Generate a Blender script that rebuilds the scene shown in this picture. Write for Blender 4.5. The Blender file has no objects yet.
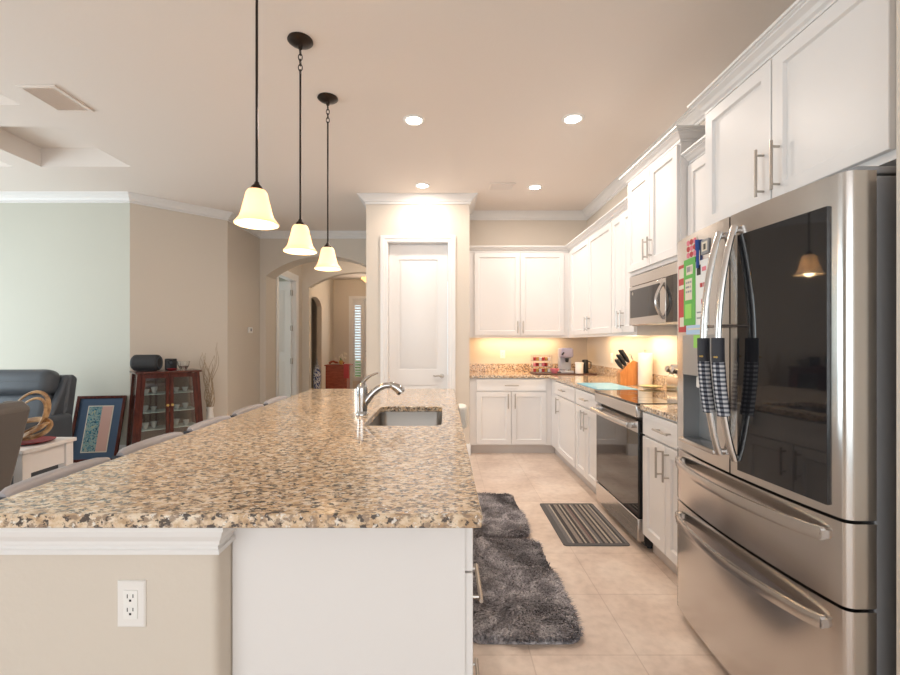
import bpy, bmesh, math, random
from mathutils import Vector, Matrix
random.seed(7)
PI = math.pi
scene = bpy.context.scene
COL = scene.collection

# ------------------------------------------------------------------ camera
cd = bpy.data.cameras.new('camera'); cam = bpy.data.objects.new('camera', cd); COL.objects.link(cam)
F = 440.0; HC = 1.30
cam.location = (0, 0, HC); cam.rotation_euler = (PI/2, 0, 0)
cd.sensor_width = 36.0; cd.lens = 36*F/900; cd.shift_x = 6/900; cd.shift_y = 4.5/900
cd.clip_start = 0.05; cd.clip_end = 100
scene.camera = cam

# ------------------------------------------------------------------ world, view, daylight
w = bpy.data.worlds.new('world'); scene.world = w; w.use_nodes = True
bg = w.node_tree.nodes['Background']; bg.inputs[0].default_value = (.80, .92, 1, 1); bg.inputs[1].default_value = 1.3
vs = scene.view_settings
vs.view_transform = 'Standard'; vs.look = 'None'; vs.gamma = 1; vs.use_curve_mapping = False; vs.exposure = 0.38

def area(name, loc, rot, sx, sy, power, col, spread=PI):
    l = bpy.data.lights.new(name, 'AREA'); l.shape = 'RECTANGLE'; l.size = sx; l.size_y = sy
    l.energy = power; l.color = col; l.spread = spread
    o = bpy.data.objects.new(name, l); COL.objects.link(o); o.location = loc; o.rotation_euler = rot
    return o
CEIL = 2.98
# daylight entering by the windows of the living area (left); frontal fill lamp added behind the camera
area('daylight_living', (-6.45, 2.2, 1.35), (0, -PI/2, 0), 2.2, 4.2, 105, (.78, .92, 1))
area('rear_fill', (-.9, -3.0, 1.6), (PI/2, 0, 0), 5.0, 2.4, 56, (.96, .97, 1))
area('daylight_bedroom', (-4.9, 7.9, 1.6), (0, -PI/2, 0), 1.6, 1.2, 28, (.80, .96, 1))
area('daylight_foyer', (-1.75, 11.6, 1.9), (-PI/2, 0, 0), 1.2, 1.4, 12, (1, .92, .8))

# ------------------------------------------------------------------ materials
def mat(name, col=(.8, .8, .8), rough=.5, metal=0, emit=None, estr=0, trans=0, ior=1.45, coat=0, alpha=1, aniso=0):
    m = bpy.data.materials.new(name); m.use_nodes = True
    b = m.node_tree.nodes['Principled BSDF']
    b.inputs['Base Color'].default_value = (*col, 1); b.inputs['Roughness'].default_value = rough
    b.inputs['Metallic'].default_value = metal; b.inputs['Transmission Weight'].default_value = trans
    b.inputs['IOR'].default_value = ior; b.inputs['Coat Weight'].default_value = coat
    b.inputs['Alpha'].default_value = alpha
    if emit: b.inputs['Emission Color'].default_value = (*emit, 1); b.inputs['Emission Strength'].default_value = estr
    return m
def nd(m, t, **kw):
    n = m.node_tree.nodes.new(t)
    for k, v in kw.items():
        if k in n.inputs: n.inputs[k].default_value = v
        else: setattr(n, k, v)
    return n
def lk(m, a, b): m.node_tree.links.new(a, b)
def bsdf(m): return m.node_tree.nodes['Principled BSDF']
def coords(m, scale=(1, 1, 1), kind='Object'):
    t = nd(m, 'ShaderNodeTexCoord'); mp = nd(m, 'ShaderNodeMapping'); mp.inputs['Scale'].default_value = scale
    lk(m, t.outputs[kind], mp.inputs['Vector']); return mp.outputs['Vector']
def bump(m, vec, scale, strength, dist=.002, detail=4):
    n = nd(m, 'ShaderNodeTexNoise'); n.inputs['Scale'].default_value = scale; n.inputs['Detail'].default_value = detail
    lk(m, vec, n.inputs['Vector']); b = nd(m, 'ShaderNodeBump'); b.inputs['Strength'].default_value = strength
    b.inputs['Distance'].default_value = dist; lk(m, n.outputs['Fac'], b.inputs['Height']); lk(m, b.outputs['Normal'], bsdf(m).inputs['Normal'])
    return n
def ramp(m, fac, stops):
    r = nd(m, 'ShaderNodeValToRGB'); e = r.color_ramp.elements
    while len(e) < len(stops): e.new(.5)
    for i, (p, c) in enumerate(stops): e[i].position = p; e[i].color = (*c, 1)
    lk(m, fac, r.inputs['Fac']); return r.outputs['Color']
def mix(m, fac, a, b, mode='MIX'):
    n = nd(m, 'ShaderNodeMix', data_type='RGBA', blend_type=mode)
    for i, v in ((0, fac), (6, a), (7, b)):
        if hasattr(v, 'is_linked'): lk(m, v, n.inputs[i])
        elif i == 0: n.inputs[0].default_value = v
        else: n.inputs[i].default_value = (*v, 1)
    return n.outputs[2]

def wallmat(name, col):
    m = mat(name, col, .85); v = coords(m); bump(m, v, 60, .25, .003); return m
M = {}
M['wall'] = wallmat('wall_beige', (.67, .60, .52))
M['wall_living'] = wallmat('wall_sage', (.56, .55, .48))
M['ceiling'] = wallmat('ceiling_paint', (.81, .74, .685))
M['trim'] = mat('trim_white', (.80, .78, .765), .4)
M['cab'] = mat('cabinet_white', (.80, .775, .76), .35)
M['cabin'] = mat('cabinet_box', (.74, .71, .69), .5)
M['toe'] = mat('toe_kick', (.66, .60, .56), .5)
M['nickel'] = mat('brushed_nickel', (.50, .46, .42), .3, 1)
M['chrome'] = mat('chrome', (.52, .51, .50), .14, 1)
M['bronze'] = mat('oil_bronze', (.035, .025, .02), .35, .7)
M['black'] = mat('black_plastic', (.015, .015, .017), .35)
M['rubber'] = mat('dark_rubber', (.03, .03, .032), .7)
M['white'] = mat('white_plastic', (.85, .83, .80), .35)
M['outlet'] = mat('outlet_white', (.82, .79, .76), .35)
M['glassblack'] = mat('black_glass', (.012, .012, .014), .04, 0, coat=.5)
M['paper'] = mat('paper_white', (.85, .84, .82), .8)
M['towelp'] = mat('paper_towel', (.86, .82, .76), .95)
def steel(name, col, rough, scale):
    m = mat(name, col, rough, 1); v = coords(m, scale)
    n = nd(m, 'ShaderNodeTexNoise'); n.inputs['Scale'].default_value = 6; n.inputs['Detail'].default_value = 6; lk(m, v, n.inputs['Vector'])
    r = nd(m, 'ShaderNodeMapRange'); r.inputs[3].default_value = rough-.03; r.inputs[4].default_value = rough+.05
    lk(m, n.outputs['Fac'], r.inputs[0]); lk(m, r.outputs[0], bsdf(m).inputs['Roughness'])
    b = nd(m, 'ShaderNodeBump'); b.inputs['Strength'].default_value = .06; b.inputs['Distance'].default_value = .0006
    lk(m, n.outputs['Fac'], b.inputs['Height']); lk(m, b.outputs['Normal'], bsdf(m).inputs['Normal'])
    return m
M['steel'] = steel('stainless', (.62, .595, .575), .19, (1, 1, 60))
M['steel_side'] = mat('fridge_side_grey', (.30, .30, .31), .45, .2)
M['sinksteel'] = steel('sink_steel', (.40, .37, .34), .3, (1, 40, 1))
M['clearglass'] = mat('clear_glass', (.95, .97, .97), .02, trans=1, ior=1.45)

def cabglass():
    m = bpy.data.materials.new('cabinet_glass'); m.use_nodes = True; nt = m.node_tree; nt.nodes.clear()
    o = nt.nodes.new('ShaderNodeOutputMaterial'); g = nt.nodes.new('ShaderNodeBsdfGlossy'); g.inputs['Roughness'].default_value = .03
    t = nt.nodes.new('ShaderNodeBsdfTransparent'); t.inputs[0].default_value = (.93, .95, .94, 1); mx = nt.nodes.new('ShaderNodeMixShader'); mx.inputs[0].default_value = .1
    nt.links.new(t.outputs[0], mx.inputs[1]); nt.links.new(g.outputs[0], mx.inputs[2]); nt.links.new(mx.outputs[0], o.inputs[0]); return m
M['pane'] = cabglass()

def granite():
    m = mat('granite', (.6, .5, .4), .12, coat=.25); v = coords(m, (1, 1, 1))
    rot = nd(m, 'ShaderNodeMapping'); rot.inputs['Rotation'].default_value = (0, 0, -.75); rot.inputs['Scale'].default_value = (1.0, 1.55, 1.2); lk(m, v, rot.inputs['Vector']); v2 = rot.outputs['Vector']
    def ns(scale, det, loc, rough=.6, vec=v2):
        o = nd(m, 'ShaderNodeMapping'); o.inputs['Location'].default_value = loc; lk(m, vec, o.inputs['Vector'])
        n = nd(m, 'ShaderNodeTexNoise'); n.inputs['Scale'].default_value = scale; n.inputs['Detail'].default_value = det; n.inputs['Roughness'].default_value = rough
        lk(m, o.outputs['Vector'], n.inputs['Vector']); return n.outputs['Fac']
    c = ramp(m, ns(30, 4, (0, 0, 0)), [(.36, (.50, .345, .215)), (.46, (.66, .50, .345)), (.55, (.77, .635, .485)), (.68, (.84, .755, .65))])
    c = mix(m, 1.0, c, ramp(m, ns(5, 3, (2, 1, 5), vec=v), [(.35, (.90, .82, .72)), (.65, (1, 1, 1))]), 'MULTIPLY')
    c = mix(m, ramp(m, ns(42, 4, (3, 7, 2)), [(.52, (0, 0, 0)), (.59, (.9, .9, .9))]), c, (.29, .205, .145))
    c = mix(m, ramp(m, ns(58, 3, (9, 4, 1)), [(.545, (0, 0, 0)), (.60, (1, 1, 1))]), c, (.085, .068, .06))
    c = mix(m, ramp(m, ns(70, 3, (1, 9, 6)), [(.60, (0, 0, 0)), (.66, (.8, .8, .8))]), c, (.86, .82, .76))
    lk(m, c, bsdf(m).inputs['Base Color']); return m
M['granite'] = granite()

def floor_tile():
    m = mat('floor_tile', (.7, .55, .45), .32); v = coords(m)
    n = nd(m, 'ShaderNodeTexNoise'); n.inputs['Scale'].default_value = 3.2; n.inputs['Detail'].default_value = 6; n.inputs['Distortion'].default_value = .6; lk(m, v, n.inputs['Vector'])
    c = ramp(m, n.outputs['Fac'], [(.33, (.68, .54, .45)), (.48, (.77, .63, .53)), (.62, (.83, .70, .60)), (.75, (.86, .75, .65))])
    n2 = nd(m, 'ShaderNodeTexNoise'); n2.inputs['Scale'].default_value = 22; n2.inputs['Detail'].default_value = 6; lk(m, v, n2.inputs['Vector'])
    c = mix(m, 1, c, ramp(m, n2.outputs['Fac'], [(.3, (.88, .87, .86)), (.6, (1, 1, 1))]), 'MULTIPLY')
    mp = nd(m, 'ShaderNodeMapping'); mp.inputs['Location'].default_value = (-.36, -1.827, 0); lk(m, v, mp.inputs['Vector'])
    b = nd(m, 'ShaderNodeTexBrick'); b.offset = 0; b.inputs['Scale'].default_value = 1; b.inputs['Mortar Size'].default_value = .0028
    b.inputs['Brick Width'].default_value = .44; b.inputs['Row Height'].default_value = .44; b.inputs['Mortar Smooth'].default_value = .2
    b.inputs['Color1'].default_value = (1, 1, 1, 1); b.inputs['Color2'].default_value = (.93, .92, .92, 1); b.inputs['Mortar'].default_value = (.82, .79, .77, 1)
    lk(m, mp.outputs['Vector'], b.inputs['Vector'])
    c = mix(m, 1, c, b.outputs['Color'], 'MULTIPLY'); lk(m, c, bsdf(m).inputs['Base Color'])
    bp = nd(m, 'ShaderNodeBump'); bp.invert = True; bp.inputs['Strength'].default_value = .3; bp.inputs['Distance'].default_value = .002
    lk(m, b.outputs['Fac'], bp.inputs['Height']); lk(m, bp.outputs['Normal'], bsdf(m).inputs['Normal']); return m
M['floor'] = floor_tile()

def shag():
    m = mat('shag', (.12, .11, .12), .9); v = coords(m)
    n = nd(m, 'ShaderNodeTexNoise'); n.inputs['Scale'].default_value = 7; n.inputs['Detail'].default_value = 4; n.inputs['Distortion'].default_value = 1.2; lk(m, v, n.inputs['Vector'])
    n2 = nd(m, 'ShaderNodeTexNoise'); n2.inputs['Scale'].default_value = 90; lk(m, v, n2.inputs['Vector'])
    c = ramp(m, n.outputs['Fac'], [(.34, (.22, .205, .22)), (.5, (.40, .375, .395)), (.66, (.66, .62, .64))])
    c = mix(m, 1, c, ramp(m, n2.outputs['Fac'], [(.35, (.45, .45, .45)), (.62, (1.0, 1.0, 1.0))]), 'MULTIPLY')
    lk(m, c, bsdf(m).inputs['Base Color']); return m
M['shag'] = shag()

def stripes():
    m = mat('striped_mat', (.3, .28, .26), .9); v = coords(m)
    s = nd(m, 'ShaderNodeSeparateXYZ'); lk(m, v, s.inputs[0])
    mr = nd(m, 'ShaderNodeMapRange'); mr.inputs[1].default_value = -.175; mr.inputs[2].default_value = .205; lk(m, s.outputs[0], mr.inputs[0])
    r = nd(m, 'ShaderNodeValToRGB'); r.color_ramp.interpolation = 'CONSTANT'
    G = (.17, .16, .16); D = (.06, .055, .055); L = (.42, .37, .31); T = (.27, .23, .20); R = (.19, .13, .12)
    seq = [(0, G), (.07, L), (.1, D), (.17, T), (.24, D), (.28, L), (.31, D), (.36, T), (.40, R), (.45, D), (.5, L), (.53, G), (.58, D), (.62, T), (.67, D), (.71, L), (.75, D), (.79, T), (.84, G), (.88, L), (.91, D), (.95, G)]
    e = r.color_ramp.elements
    while len(e) < len(seq): e.new(.99)
    for i, (p, c) in enumerate(seq): e[i].position = p
    for i, (p, c) in enumerate(seq): e[i].color = (*c, 1)
    lk(m, mr.outputs[0], r.inputs['Fac'])
    n = nd(m, 'ShaderNodeTexNoise'); n.inputs['Scale'].default_value = 160; lk(m, v, n.inputs['Vector'])
    c = mix(m, 1, r.outputs['Color'], ramp(m, n.outputs['Fac'], [(.35, (.75, .75, .75)), (.6, (1.2, 1.2, 1.2))]), 'MULTIPLY')
    lk(m, c, bsdf(m).inputs['Base Color']); return m
M['stripes'] = stripes()
M['matborder'] = mat('mat_border', (.12, .115, .115), .9)

def wood(name, a, b, rough=.3, scale=(3, 3, 18)):
    m = mat(name, a, rough, coat=.2); v = coords(m, scale)
    n = nd(m, 'ShaderNodeTexNoise'); n.inputs['Scale'].default_value = 3; n.inputs['Detail'].default_value = 5; n.inputs['Distortion'].default_value = .8; lk(m, v, n.inputs['Vector'])
    lk(m, ramp(m, n.outputs['Fac'], [(.35, a), (.65, b)]), bsdf(m).inputs['Base Color']); return m
M['cherry'] = wood('cherry_wood', (.05, .012, .01), (.12, .03, .02), .25, (14, 14, 2))
M['orangewood'] = wood('block_wood', (.46, .17, .045), (.58, .25, .08), .4, (14, 14, 2))
M['bentwood'] = wood('bent_wood', (.22, .10, .04), (.62, .40, .2), .3, (6, 6, 6))
M['chestwood'] = wood('chest_wood', (.28, .05, .02), (.4, .09, .04), .3, (3, 3, 12))
def leather(name, col):
    m = mat(name, col, .42); v = coords(m); bump(m, v, 160, .25, .002); return m
M['leather_blue'] = leather('leather_slate', (.075, .085, .10))
M['leather_taupe'] = leather('leather_taupe', (.125, .11, .10))
M['stoolgrey'] = leather('stool_vinyl', (.36, .34, .36))
M['stooldark'] = mat('stool_dark', (.04, .045, .06), .4)
M['tablewhite'] = mat('table_white', (.80, .76, .74), .45)
# frosted pendant glass: a lamp that glows
def shade():
    m = mat('alabaster_glass', (.90, .80, .64), .35, emit=(1, .74, .45), estr=.32)
    b = bsdf(m); b.inputs['Transmission Weight'].default_value = 0; b.inputs['Subsurface Weight'].default_value = 0
    nt = m.node_tree; tr = nd(m, 'ShaderNodeBsdfTranslucent'); tr.inputs[0].default_value = (1, .78, .52, 1)
    mx = nd(m, 'ShaderNodeMixShader'); mx.inputs[0].default_value = .3
    lk(m, b.outputs[0], mx.inputs[1]); lk(m, tr.outputs[0], mx.inputs[2]); lk(m, mx.outputs[0], nt.nodes['Material Output'].inputs[0])
    return m
M['shade'] = shade()
M['bulb'] = mat('bulb_glow', (1, .9, .7), .5, emit=(1, .85, .6), estr=12)
M['led'] = mat('led_disc', (1, 1, 1), .5, emit=(1, .93, .82), estr=14)
M['ledstrip'] = mat('led_strip', (1, 1, 1), .5, emit=(1, .78, .48), estr=6)
def flat(name, col, r=.6): return mat(name, col, r)
C_ = {k: flat('c_'+k, v) for k, v in dict(red=(.52, .06, .06), green=(.13, .46, .09), lime=(.32, .68, .14), blue=(.03, .08, .3), pink=(.75, .22, .28),
      grey=(.3, .3, .31), lightblue=(.45, .62, .82), navy=(.04, .08, .16), seam=(.10, .11, .12), charcoal=(.035, .036, .045), teal=(.03, .22, .3), cream=(.75, .68, .56), peach=(.62, .38, .32), black=(.02, .02, .02),
      gold=(.55, .36, .1), leaf=(.1, .28, .05), twig=(.42, .32, .22), darkred=(.25, .015, .02), lav=(.34, .32, .42), silver=(.42, .42, .46)).items()}
def gingham():
    m = mat('gingham', (.5, .5, .5), .9); v = coords(m)
    s = nd(m, 'ShaderNodeSeparateXYZ'); lk(m, v, s.inputs[0])
    def sq(out):
        a = nd(m, 'ShaderNodeMath', operation='PINGPONG'); a.inputs[1].default_value = .008; lk(m, out, a.inputs[0])
        g = nd(m, 'ShaderNodeMath', operation='GREATER_THAN'); g.inputs[1].default_value = .004; lk(m, a.outputs[0], g.inputs[0]); return g.outputs[0]
    ad = nd(m, 'ShaderNodeMath', operation='ADD'); lk(m, s.outputs[1], ad.inputs[0]); ad.inputs[1].default_value = .2
    su = nd(m, 'ShaderNodeMath', operation='ADD'); lk(m, sq(ad.outputs[0]), su.inputs[0]); lk(m, sq(s.outputs[2]), su.inputs[1])
    dv = nd(m, 'ShaderNodeMath', operation='MULTIPLY'); dv.inputs[1].default_value = .5; lk(m, su.outputs[0], dv.inputs[0])
    lk(m, ramp(m, dv.outputs[0], [(.2, (.6, .6, .62)), (.5, (.14, .15, .18)), (.9, (.02, .022, .035))]), bsdf(m).inputs['Base Color']); return m
M['gingham'] = gingham()

# ------------------------------------------------------------------ mesh helpers
class MB:
    def __init__(s): s.bm = bmesh.new()
    def box(s, x0, x1, y0, y1, z0, z1, bev=0, seg=2):
        t = bmesh.new(); bmesh.ops.create_cube(t, size=1)
        for v in t.verts: v.co = Vector(((x0+x1)/2+v.co.x*(x1-x0), (y0+y1)/2+v.co.y*(y1-y0), (z0+z1)/2+v.co.z*(z1-z0)))
        if bev: bmesh.ops.bevel(t, geom=t.edges[:], offset=bev, segments=seg, profile=.5, affect='EDGES')
        s.add(t); return s
    def add(s, t, mtx=None):
        if mtx: t.transform(mtx)
        me = bpy.data.meshes.new('tmp'); t.to_mesh(me); s.bm.from_mesh(me); bpy.data.meshes.remove(me); t.free(); return s
    def faces(s, verts, faces):
        vs_ = [s.bm.verts.new(v) for v in verts]
        for f in faces:
            try: s.bm.faces.new([vs_[i] for i in f])
            except ValueError: pass
        return s
    def prism(s, pts, z0, z1):            # plan polygon extruded upwards
        n = len(pts); v = [(x, y, z0) for x, y in pts]+[(x, y, z1) for x, y in pts]
        return s.faces(v, [list(range(n))[::-1], list(range(n, 2*n))]+[(i, (i+1) % n, n+(i+1) % n, n+i) for i in range(n)])
    def prism_y(s, pts, y0, y1):          # elevation polygon (x,z) extruded along Y
        n = len(pts); v = [(x, y0, z) for x, z in pts]+[(x, y1, z) for x, z in pts]
        return s.faces(v, [list(range(n)), list(range(n, 2*n))[::-1]]+[(i, n+i, n+(i+1) % n, (i+1) % n) for i in range(n)])
    def prism_x(s, pts, x0, x1):
        n = len(pts); v = [(x0, y, z) for y, z in pts]+[(x1, y, z) for y, z in pts]
        return s.faces(v, [list(range(n)), list(range(n, 2*n))[::-1]]+[(i, n+i, n+(i+1) % n, (i+1) % n) for i in range(n)])
    def tube(s, pts, r, n=10, cap=True, closed=False, flatz=1.0):
        pts = [Vector(p) for p in pts]; rs = r if isinstance(r, (list, tuple)) else [r]*len(pts)
        rings = []; prev = None; m = len(pts)
        for i, p in enumerate(pts):
            if closed: t = pts[(i+1) % m]-pts[i-1]
            else: t = pts[min(i+1, m-1)]-pts[max(i-1, 0)]
            t.normalize()
            if prev is None:
                a = Vector((0, 0, 1)) if abs(t.z) < .9 else Vector((1, 0, 0)); u = t.cross(a).normalized()
            else: u = (prev-t*prev.dot(t)).normalized()
            prev = u; vv = t.cross(u)
            rings.append([s.bm.verts.new(p+u*math.cos(2*PI*k/n)*rs[i]+vv*math.sin(2*PI*k/n)*rs[i]*flatz) for k in range(n)])
        for i in range(m if closed else m-1):
            A = rings[i]; B = rings[(i+1) % m]
            for k in range(n): s.bm.faces.new((A[k], A[(k+1) % n], B[(k+1) % n], B[k]))
        if cap and not closed: s.bm.faces.new(rings[0][::-1]); s.bm.faces.new(rings[-1])
        return s
    def lathe(s, prof, c=(0, 0, 0), n=24, axis='Z', closed=False):
        rings = []
        for r, h in prof:
            ring = []
            for k in range(n):
                a = 2*PI*k/n; x, y = max(r, 1e-4)*math.cos(a), max(r, 1e-4)*math.sin(a)
                p = (x, y, h) if axis == 'Z' else ((h, x, y) if axis == 'X' else (x, h, y))
                ring.append(s.bm.verts.new(Vector(c)+Vector(p)))
            rings.append(ring)
        m = len(rings)
        for i in range(m if closed else m-1):
            A = rings[i]; B = rings[(i+1) % m]
            for k in range(n): s.bm.faces.new((A[k], A[(k+1) % n], B[(k+1) % n], B[k]))
        if not closed:
            s.bm.faces.new(rings[0][::-1]); s.bm.faces.new(rings[-1])
        return s
    def sweep(s, path, prof, closed=False):   # profile (out, z) along plan path; out points to the right of travel
        P = [Vector(p) for p in path]; m = len(P); rings = []
        for i in range(m):
            ds = []
            if closed or i > 0: ds.append((P[i]-P[i-1]).normalized())
            if closed or i < m-1: ds.append((P[(i+1) % m]-P[i]).normalized())
            ns = [Vector((d.y, -d.x)) for d in ds]
            if len(ns) == 2:
                nn = ns[0]+ns[1]; nn = nn/nn.length; nn = nn/nn.dot(ns[0])
            else: nn = ns[0]
            rings.append([s.bm.verts.new((P[i].x+nn.x*o, P[i].y+nn.y*o, z)) for o, z in prof])
        k = len(prof)
        for i in range(m if closed else m-1):
            A = rings[i]; B = rings[(i+1) % m]
            for j in range(k): s.bm.faces.new((A[j], A[(j+1) % k], B[(j+1) % k], B[j]))
        if not closed: s.bm.faces.new(rings[0]); s.bm.faces.new(rings[-1][::-1])
        return s

def wm(o):
    m = o.matrix_basis.copy()
    return wm(o.parent) @ m if o.parent else m
def obj(name, mb, m, parent=None, world=True, bevel=0, smooth=True, ang=35, origin=None):
    bm = mb.bm; bmesh.ops.recalc_face_normals(bm, faces=bm.faces[:])
    me = bpy.data.meshes.new(name)
    if parent and world: bm.transform(wm(parent).inverted())
    if origin and not parent: bm.transform(Matrix.Translation(-Vector(origin)))
    bm.to_mesh(me); bm.free()
    if smooth:
        me.shade_smooth(); me.set_sharp_from_angle(angle=math.radians(ang))
    o = bpy.data.objects.new(name, me); COL.objects.link(o)
    if m: me.materials.append(m)
    if parent: o.parent = parent
    elif origin: o.location = origin
    if bevel:
        b = o.modifiers.new('bevel', 'BEVEL'); b.width = bevel; b.segments = 2; b.limit_method = 'ANGLE'; b.angle_limit = math.radians(40)
    return o
def thing(name, label, cat, loc=(0, 0, 0), rz=0, group=None):
    o = bpy.data.objects.new(name, None); COL.objects.link(o); o.location = loc; o.rotation_euler = (0, 0, rz)
    o.empty_display_size = .05; o['label'] = label; o['category'] = cat
    if group: o['group'] = group
    o.matrix_basis = Matrix.Translation(loc) @ Matrix.Rotation(rz, 4, 'Z')
    return o
def tag(o, label, cat, group=None):
    o['label'] = label; o['category'] = cat
    if group: o['group'] = group
    return o
def struct(name, mb, m, **kw):
    o = obj(name, mb, m, **kw); o['kind'] = 'structure'; return o
def copy_tree(src, parent=None):
    c = src.copy(); COL.objects.link(c)
    if parent: c.parent = parent
    for ch in [x for x in COL.objects if x.parent is src]: copy_tree(ch, c)
    return c

class Fr:  # frame: origin o, horizontal axis u, outward normal n
    def __init__(s, o, u, n): s.o = Vector(o); s.u = Vector(u); s.n = Vector(n)
    def p(s, u, z, n): return s.o+s.u*u+s.n*n+Vector((0, 0, z))
def fbox(mb, f, u0, u1, z0, z1, n0, n1):
    v = [f.p(u, z, n) for n in (n0, n1) for z in (z0, z1) for u in (u0, u1)]
    return mb.faces(v, [(0, 1, 3, 2), (4, 6, 7, 5), (0, 4, 5, 1), (2, 3, 7, 6), (0, 2, 6, 4), (1, 5, 7, 3)])
def shaker(mb, f, u0, u1, z0, z1, n0, th=.02, st=.055, rec=.012):
    def L(i, n): return [f.p(a, b, n) for a, b in ((u0+i, z0+i), (u1-i, z0+i), (u1-i, z1-i), (u0+i, z1-i))]
    lo = [L(0, n0), L(0, n0+th-.002), L(.002, n0+th), L(st, n0+th), L(st+.006, n0+th-rec)]
    v = [p for l in lo for p in l]; fs = [(3, 2, 1, 0)]
    for k in range(4):
        for j in range(4): fs.append((4*k+j, 4*k+(j+1) % 4, 4*k+4+(j+1) % 4, 4*k+4+j))
    fs.append((16, 17, 18, 19)); return mb.faces(v, fs)
def slab(mb, f, u0, u1, z0, z1, n0, th=.02): return shaker(mb, f, u0, u1, z0, z1, n0, th, min(.03, (z1-z0)*.2), .0025)
def bar_handle(f, u, z, n, length, vertical=True, proj=.032, r=.006):
    mb = MB(); h = length/2; q = h-.022
    if vertical:
        mb.tube([f.p(u, z-h, n+proj), f.p(u, z+h, n+proj)], r)
        for d in (-q, q): mb.tube([f.p(u, z+d, n), f.p(u, z+d, n+proj)], r*.8, 8)
    else:
        mb.tube([f.p(u-h, z, n+proj), f.p(u+h, z, n+proj)], r)
        for d in (-q, q): mb.tube([f.p(u+d, z, n), f.p(u+d, z, n+proj)], r*.8, 8)
    return mb

# ------------------------------------------------------------------ THE ROOM
H = CEIL
XW = 1.856; YW = 5.71; YP = 5.05; PX0 = -.893; PX1 = .292; YA = 6.73; XH = -2.82
struct('floor', MB().box(-6.7, 2.1, -3.4, 12.2, -.06, 0), M['floor'])
# ceiling with coffers
cells = [(-3.86, -3.0, 3.43, 4.217), (-3.86, -3.0, 2.33, 3.12), (-4.98, -4.12, 3.43, 4.217), (-4.98, -4.12, 2.33, 3.12), (-3.86, -3.0, 1.23, 2.02), (-4.98, -4.12, 1.23, 2.02)]
xs = [-6.7, -4.98, -4.12, -3.86, -3.0, 2.1]; ys = [-3.4, 1.23, 2.02, 2.33, 3.12, 3.43, 4.217, 12.2]
mb = MB()
for i in range(len(xs)-1):
    for j in range(len(ys)-1):
        if (xs[i], xs[i+1], ys[j], ys[j+1]) in cells: mb.box(xs[i], xs[i+1], ys[j], ys[j+1], H+.18, H+.24)
        else: mb.box(xs[i], xs[i+1], ys[j], ys[j+1], H, H+.24)
struct('ceiling', mb, M['ceiling'], smooth=False)
# walls
struct('wall_right', MB().box(XW, XW+.12, 1.17, YW+.12, 0, H), M['wall'])
struct('wall_back', MB().box(PX1, XW, YW, YW+.12, 0, H), M['wall'])
struct('wall_fridge_side', MB().box(1.203, XW+.12, 1.03, 1.17, 0, H), M['wall'])
struct('wall_right_near', MB().box(XW+.12, XW+.24, -3.4, 1.17, 0, H), M['wall'])
# pantry closet: front wall with the door opening, two side walls
DX0, DX1, DZ = -.642, .045, 2.44
mb = MB().box(PX0, DX0-.02, YP, YP+.12, 0, H).box(DX1+.02, PX1, YP, YP+.12, 0, H).box(DX0-.02, DX1+.02, YP, YP+.12, DZ+.02, H)
struct('wall_pantry_front', mb, M['wall'])
struct('wall_pantry_right', MB().box(PX1-.12, PX1, YP+.12, YW+.12, 0, H), M['wall'])
struct('wall_pantry_left', MB().box(PX0, PX0+.12, YP+.12, YA+.2, 0, H), M['wall'])
struct('wall_left_far', MB().box(-6.7, -3.57, 5.0, 5.12, 0, H), M['wall_living'])
struct('wall_angled', MB().prism([(-3.57, 5.0), (XH, 5.73), (XH-.1, 5.85), (-3.66, 5.12)], 0, H), M['wall'])
struct('wall_corridor', MB().box(XH-.1, XH, 5.73, YA, 0, H), M['wall'])
def arch_wall(name, x0, x1, xl, xr, zs, za, y0, y1, m, x_floor=0):
    pts = [(x0, 0), (xl, 0), (xl, zs)]
    N = 20; cx = (xl+xr)/2; rx = (xr-xl)/2
    R = ((rx**2)+(za-zs)**2)/(2*(za-zs)); a0 = math.asin(rx/R)
    for i in range(1, N):
        a = -a0+2*a0*i/N; x = cx+R*math.sin(a); z = za-R+R*math.cos(a); pts.append((x, z))
    pts += [(xr, zs), (xr, 0), (x1, 0), (x1, H), (x0, H)]
    mb = MB().prism_y(pts, y0, y1); return struct(name, mb, m, ang=20)
arch_wall('wall_arch_front', XH, PX0, -2.73, -.93, 2.31, 2.615, YA, YA+.34, M['wall'])
arch_wall('wall_arch_rear', -2.85, -.5, -2.60, -.70, 2.35, 2.64, 8.46, 8.62, M['wall'])
# hall left wall with bedroom door opening
mb = MB().box(-2.85, -2.73, YA+.34, 7.25, 0, H).box(-2.85, -2.73, 8.12, 8.46, 0, H).box(-2.85, -2.73, 7.25, 8.12, 2.44, H)
struct('wall_hall_left', mb, M['wall'])
struct('wall_hall_right', MB().box(-.5, -.38, YA+.2, 12.0, 0, H), M['wall'])
# foyer left wall with an arched opening, far wall
pts = [(8.62, 0), (9.75, 0), (9.75, 2.1)]+[(10.25-.5*math.cos(a), 2.1+.25*math.sin(a)) for a in [PI*k/12 for k in range(1, 12)]]+[(10.75, 2.1), (10.75, 0), (11.9, 0), (11.9, H), (8.62, H)]
struct('wall_foyer_left', MB().prism_x(pts, -3.11, -2.99), M['wall'], ang=20)
struct('wall_foyer_jamb', MB().box(-2.99, -2.85, 8.46, 8.62, 0, H), M['wall'])
struct('wall_foyer_niche', MB().box(-3.9, -3.78, 8.6, 12.02, 0, H), M['wall'])
mb = MB().box(-3.9, -2.47, 11.9, 12.02, 0, H).box(-2.47, -.38, 11.9, 12.02, 2.44, H).box(-2.47, -2.22, 11.9, 12.02, 0, .25).box(-1.2, -.38, 11.9, 12.02, 0, 2.44)
struct('wall_foyer_far', mb, M['wall'])
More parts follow.
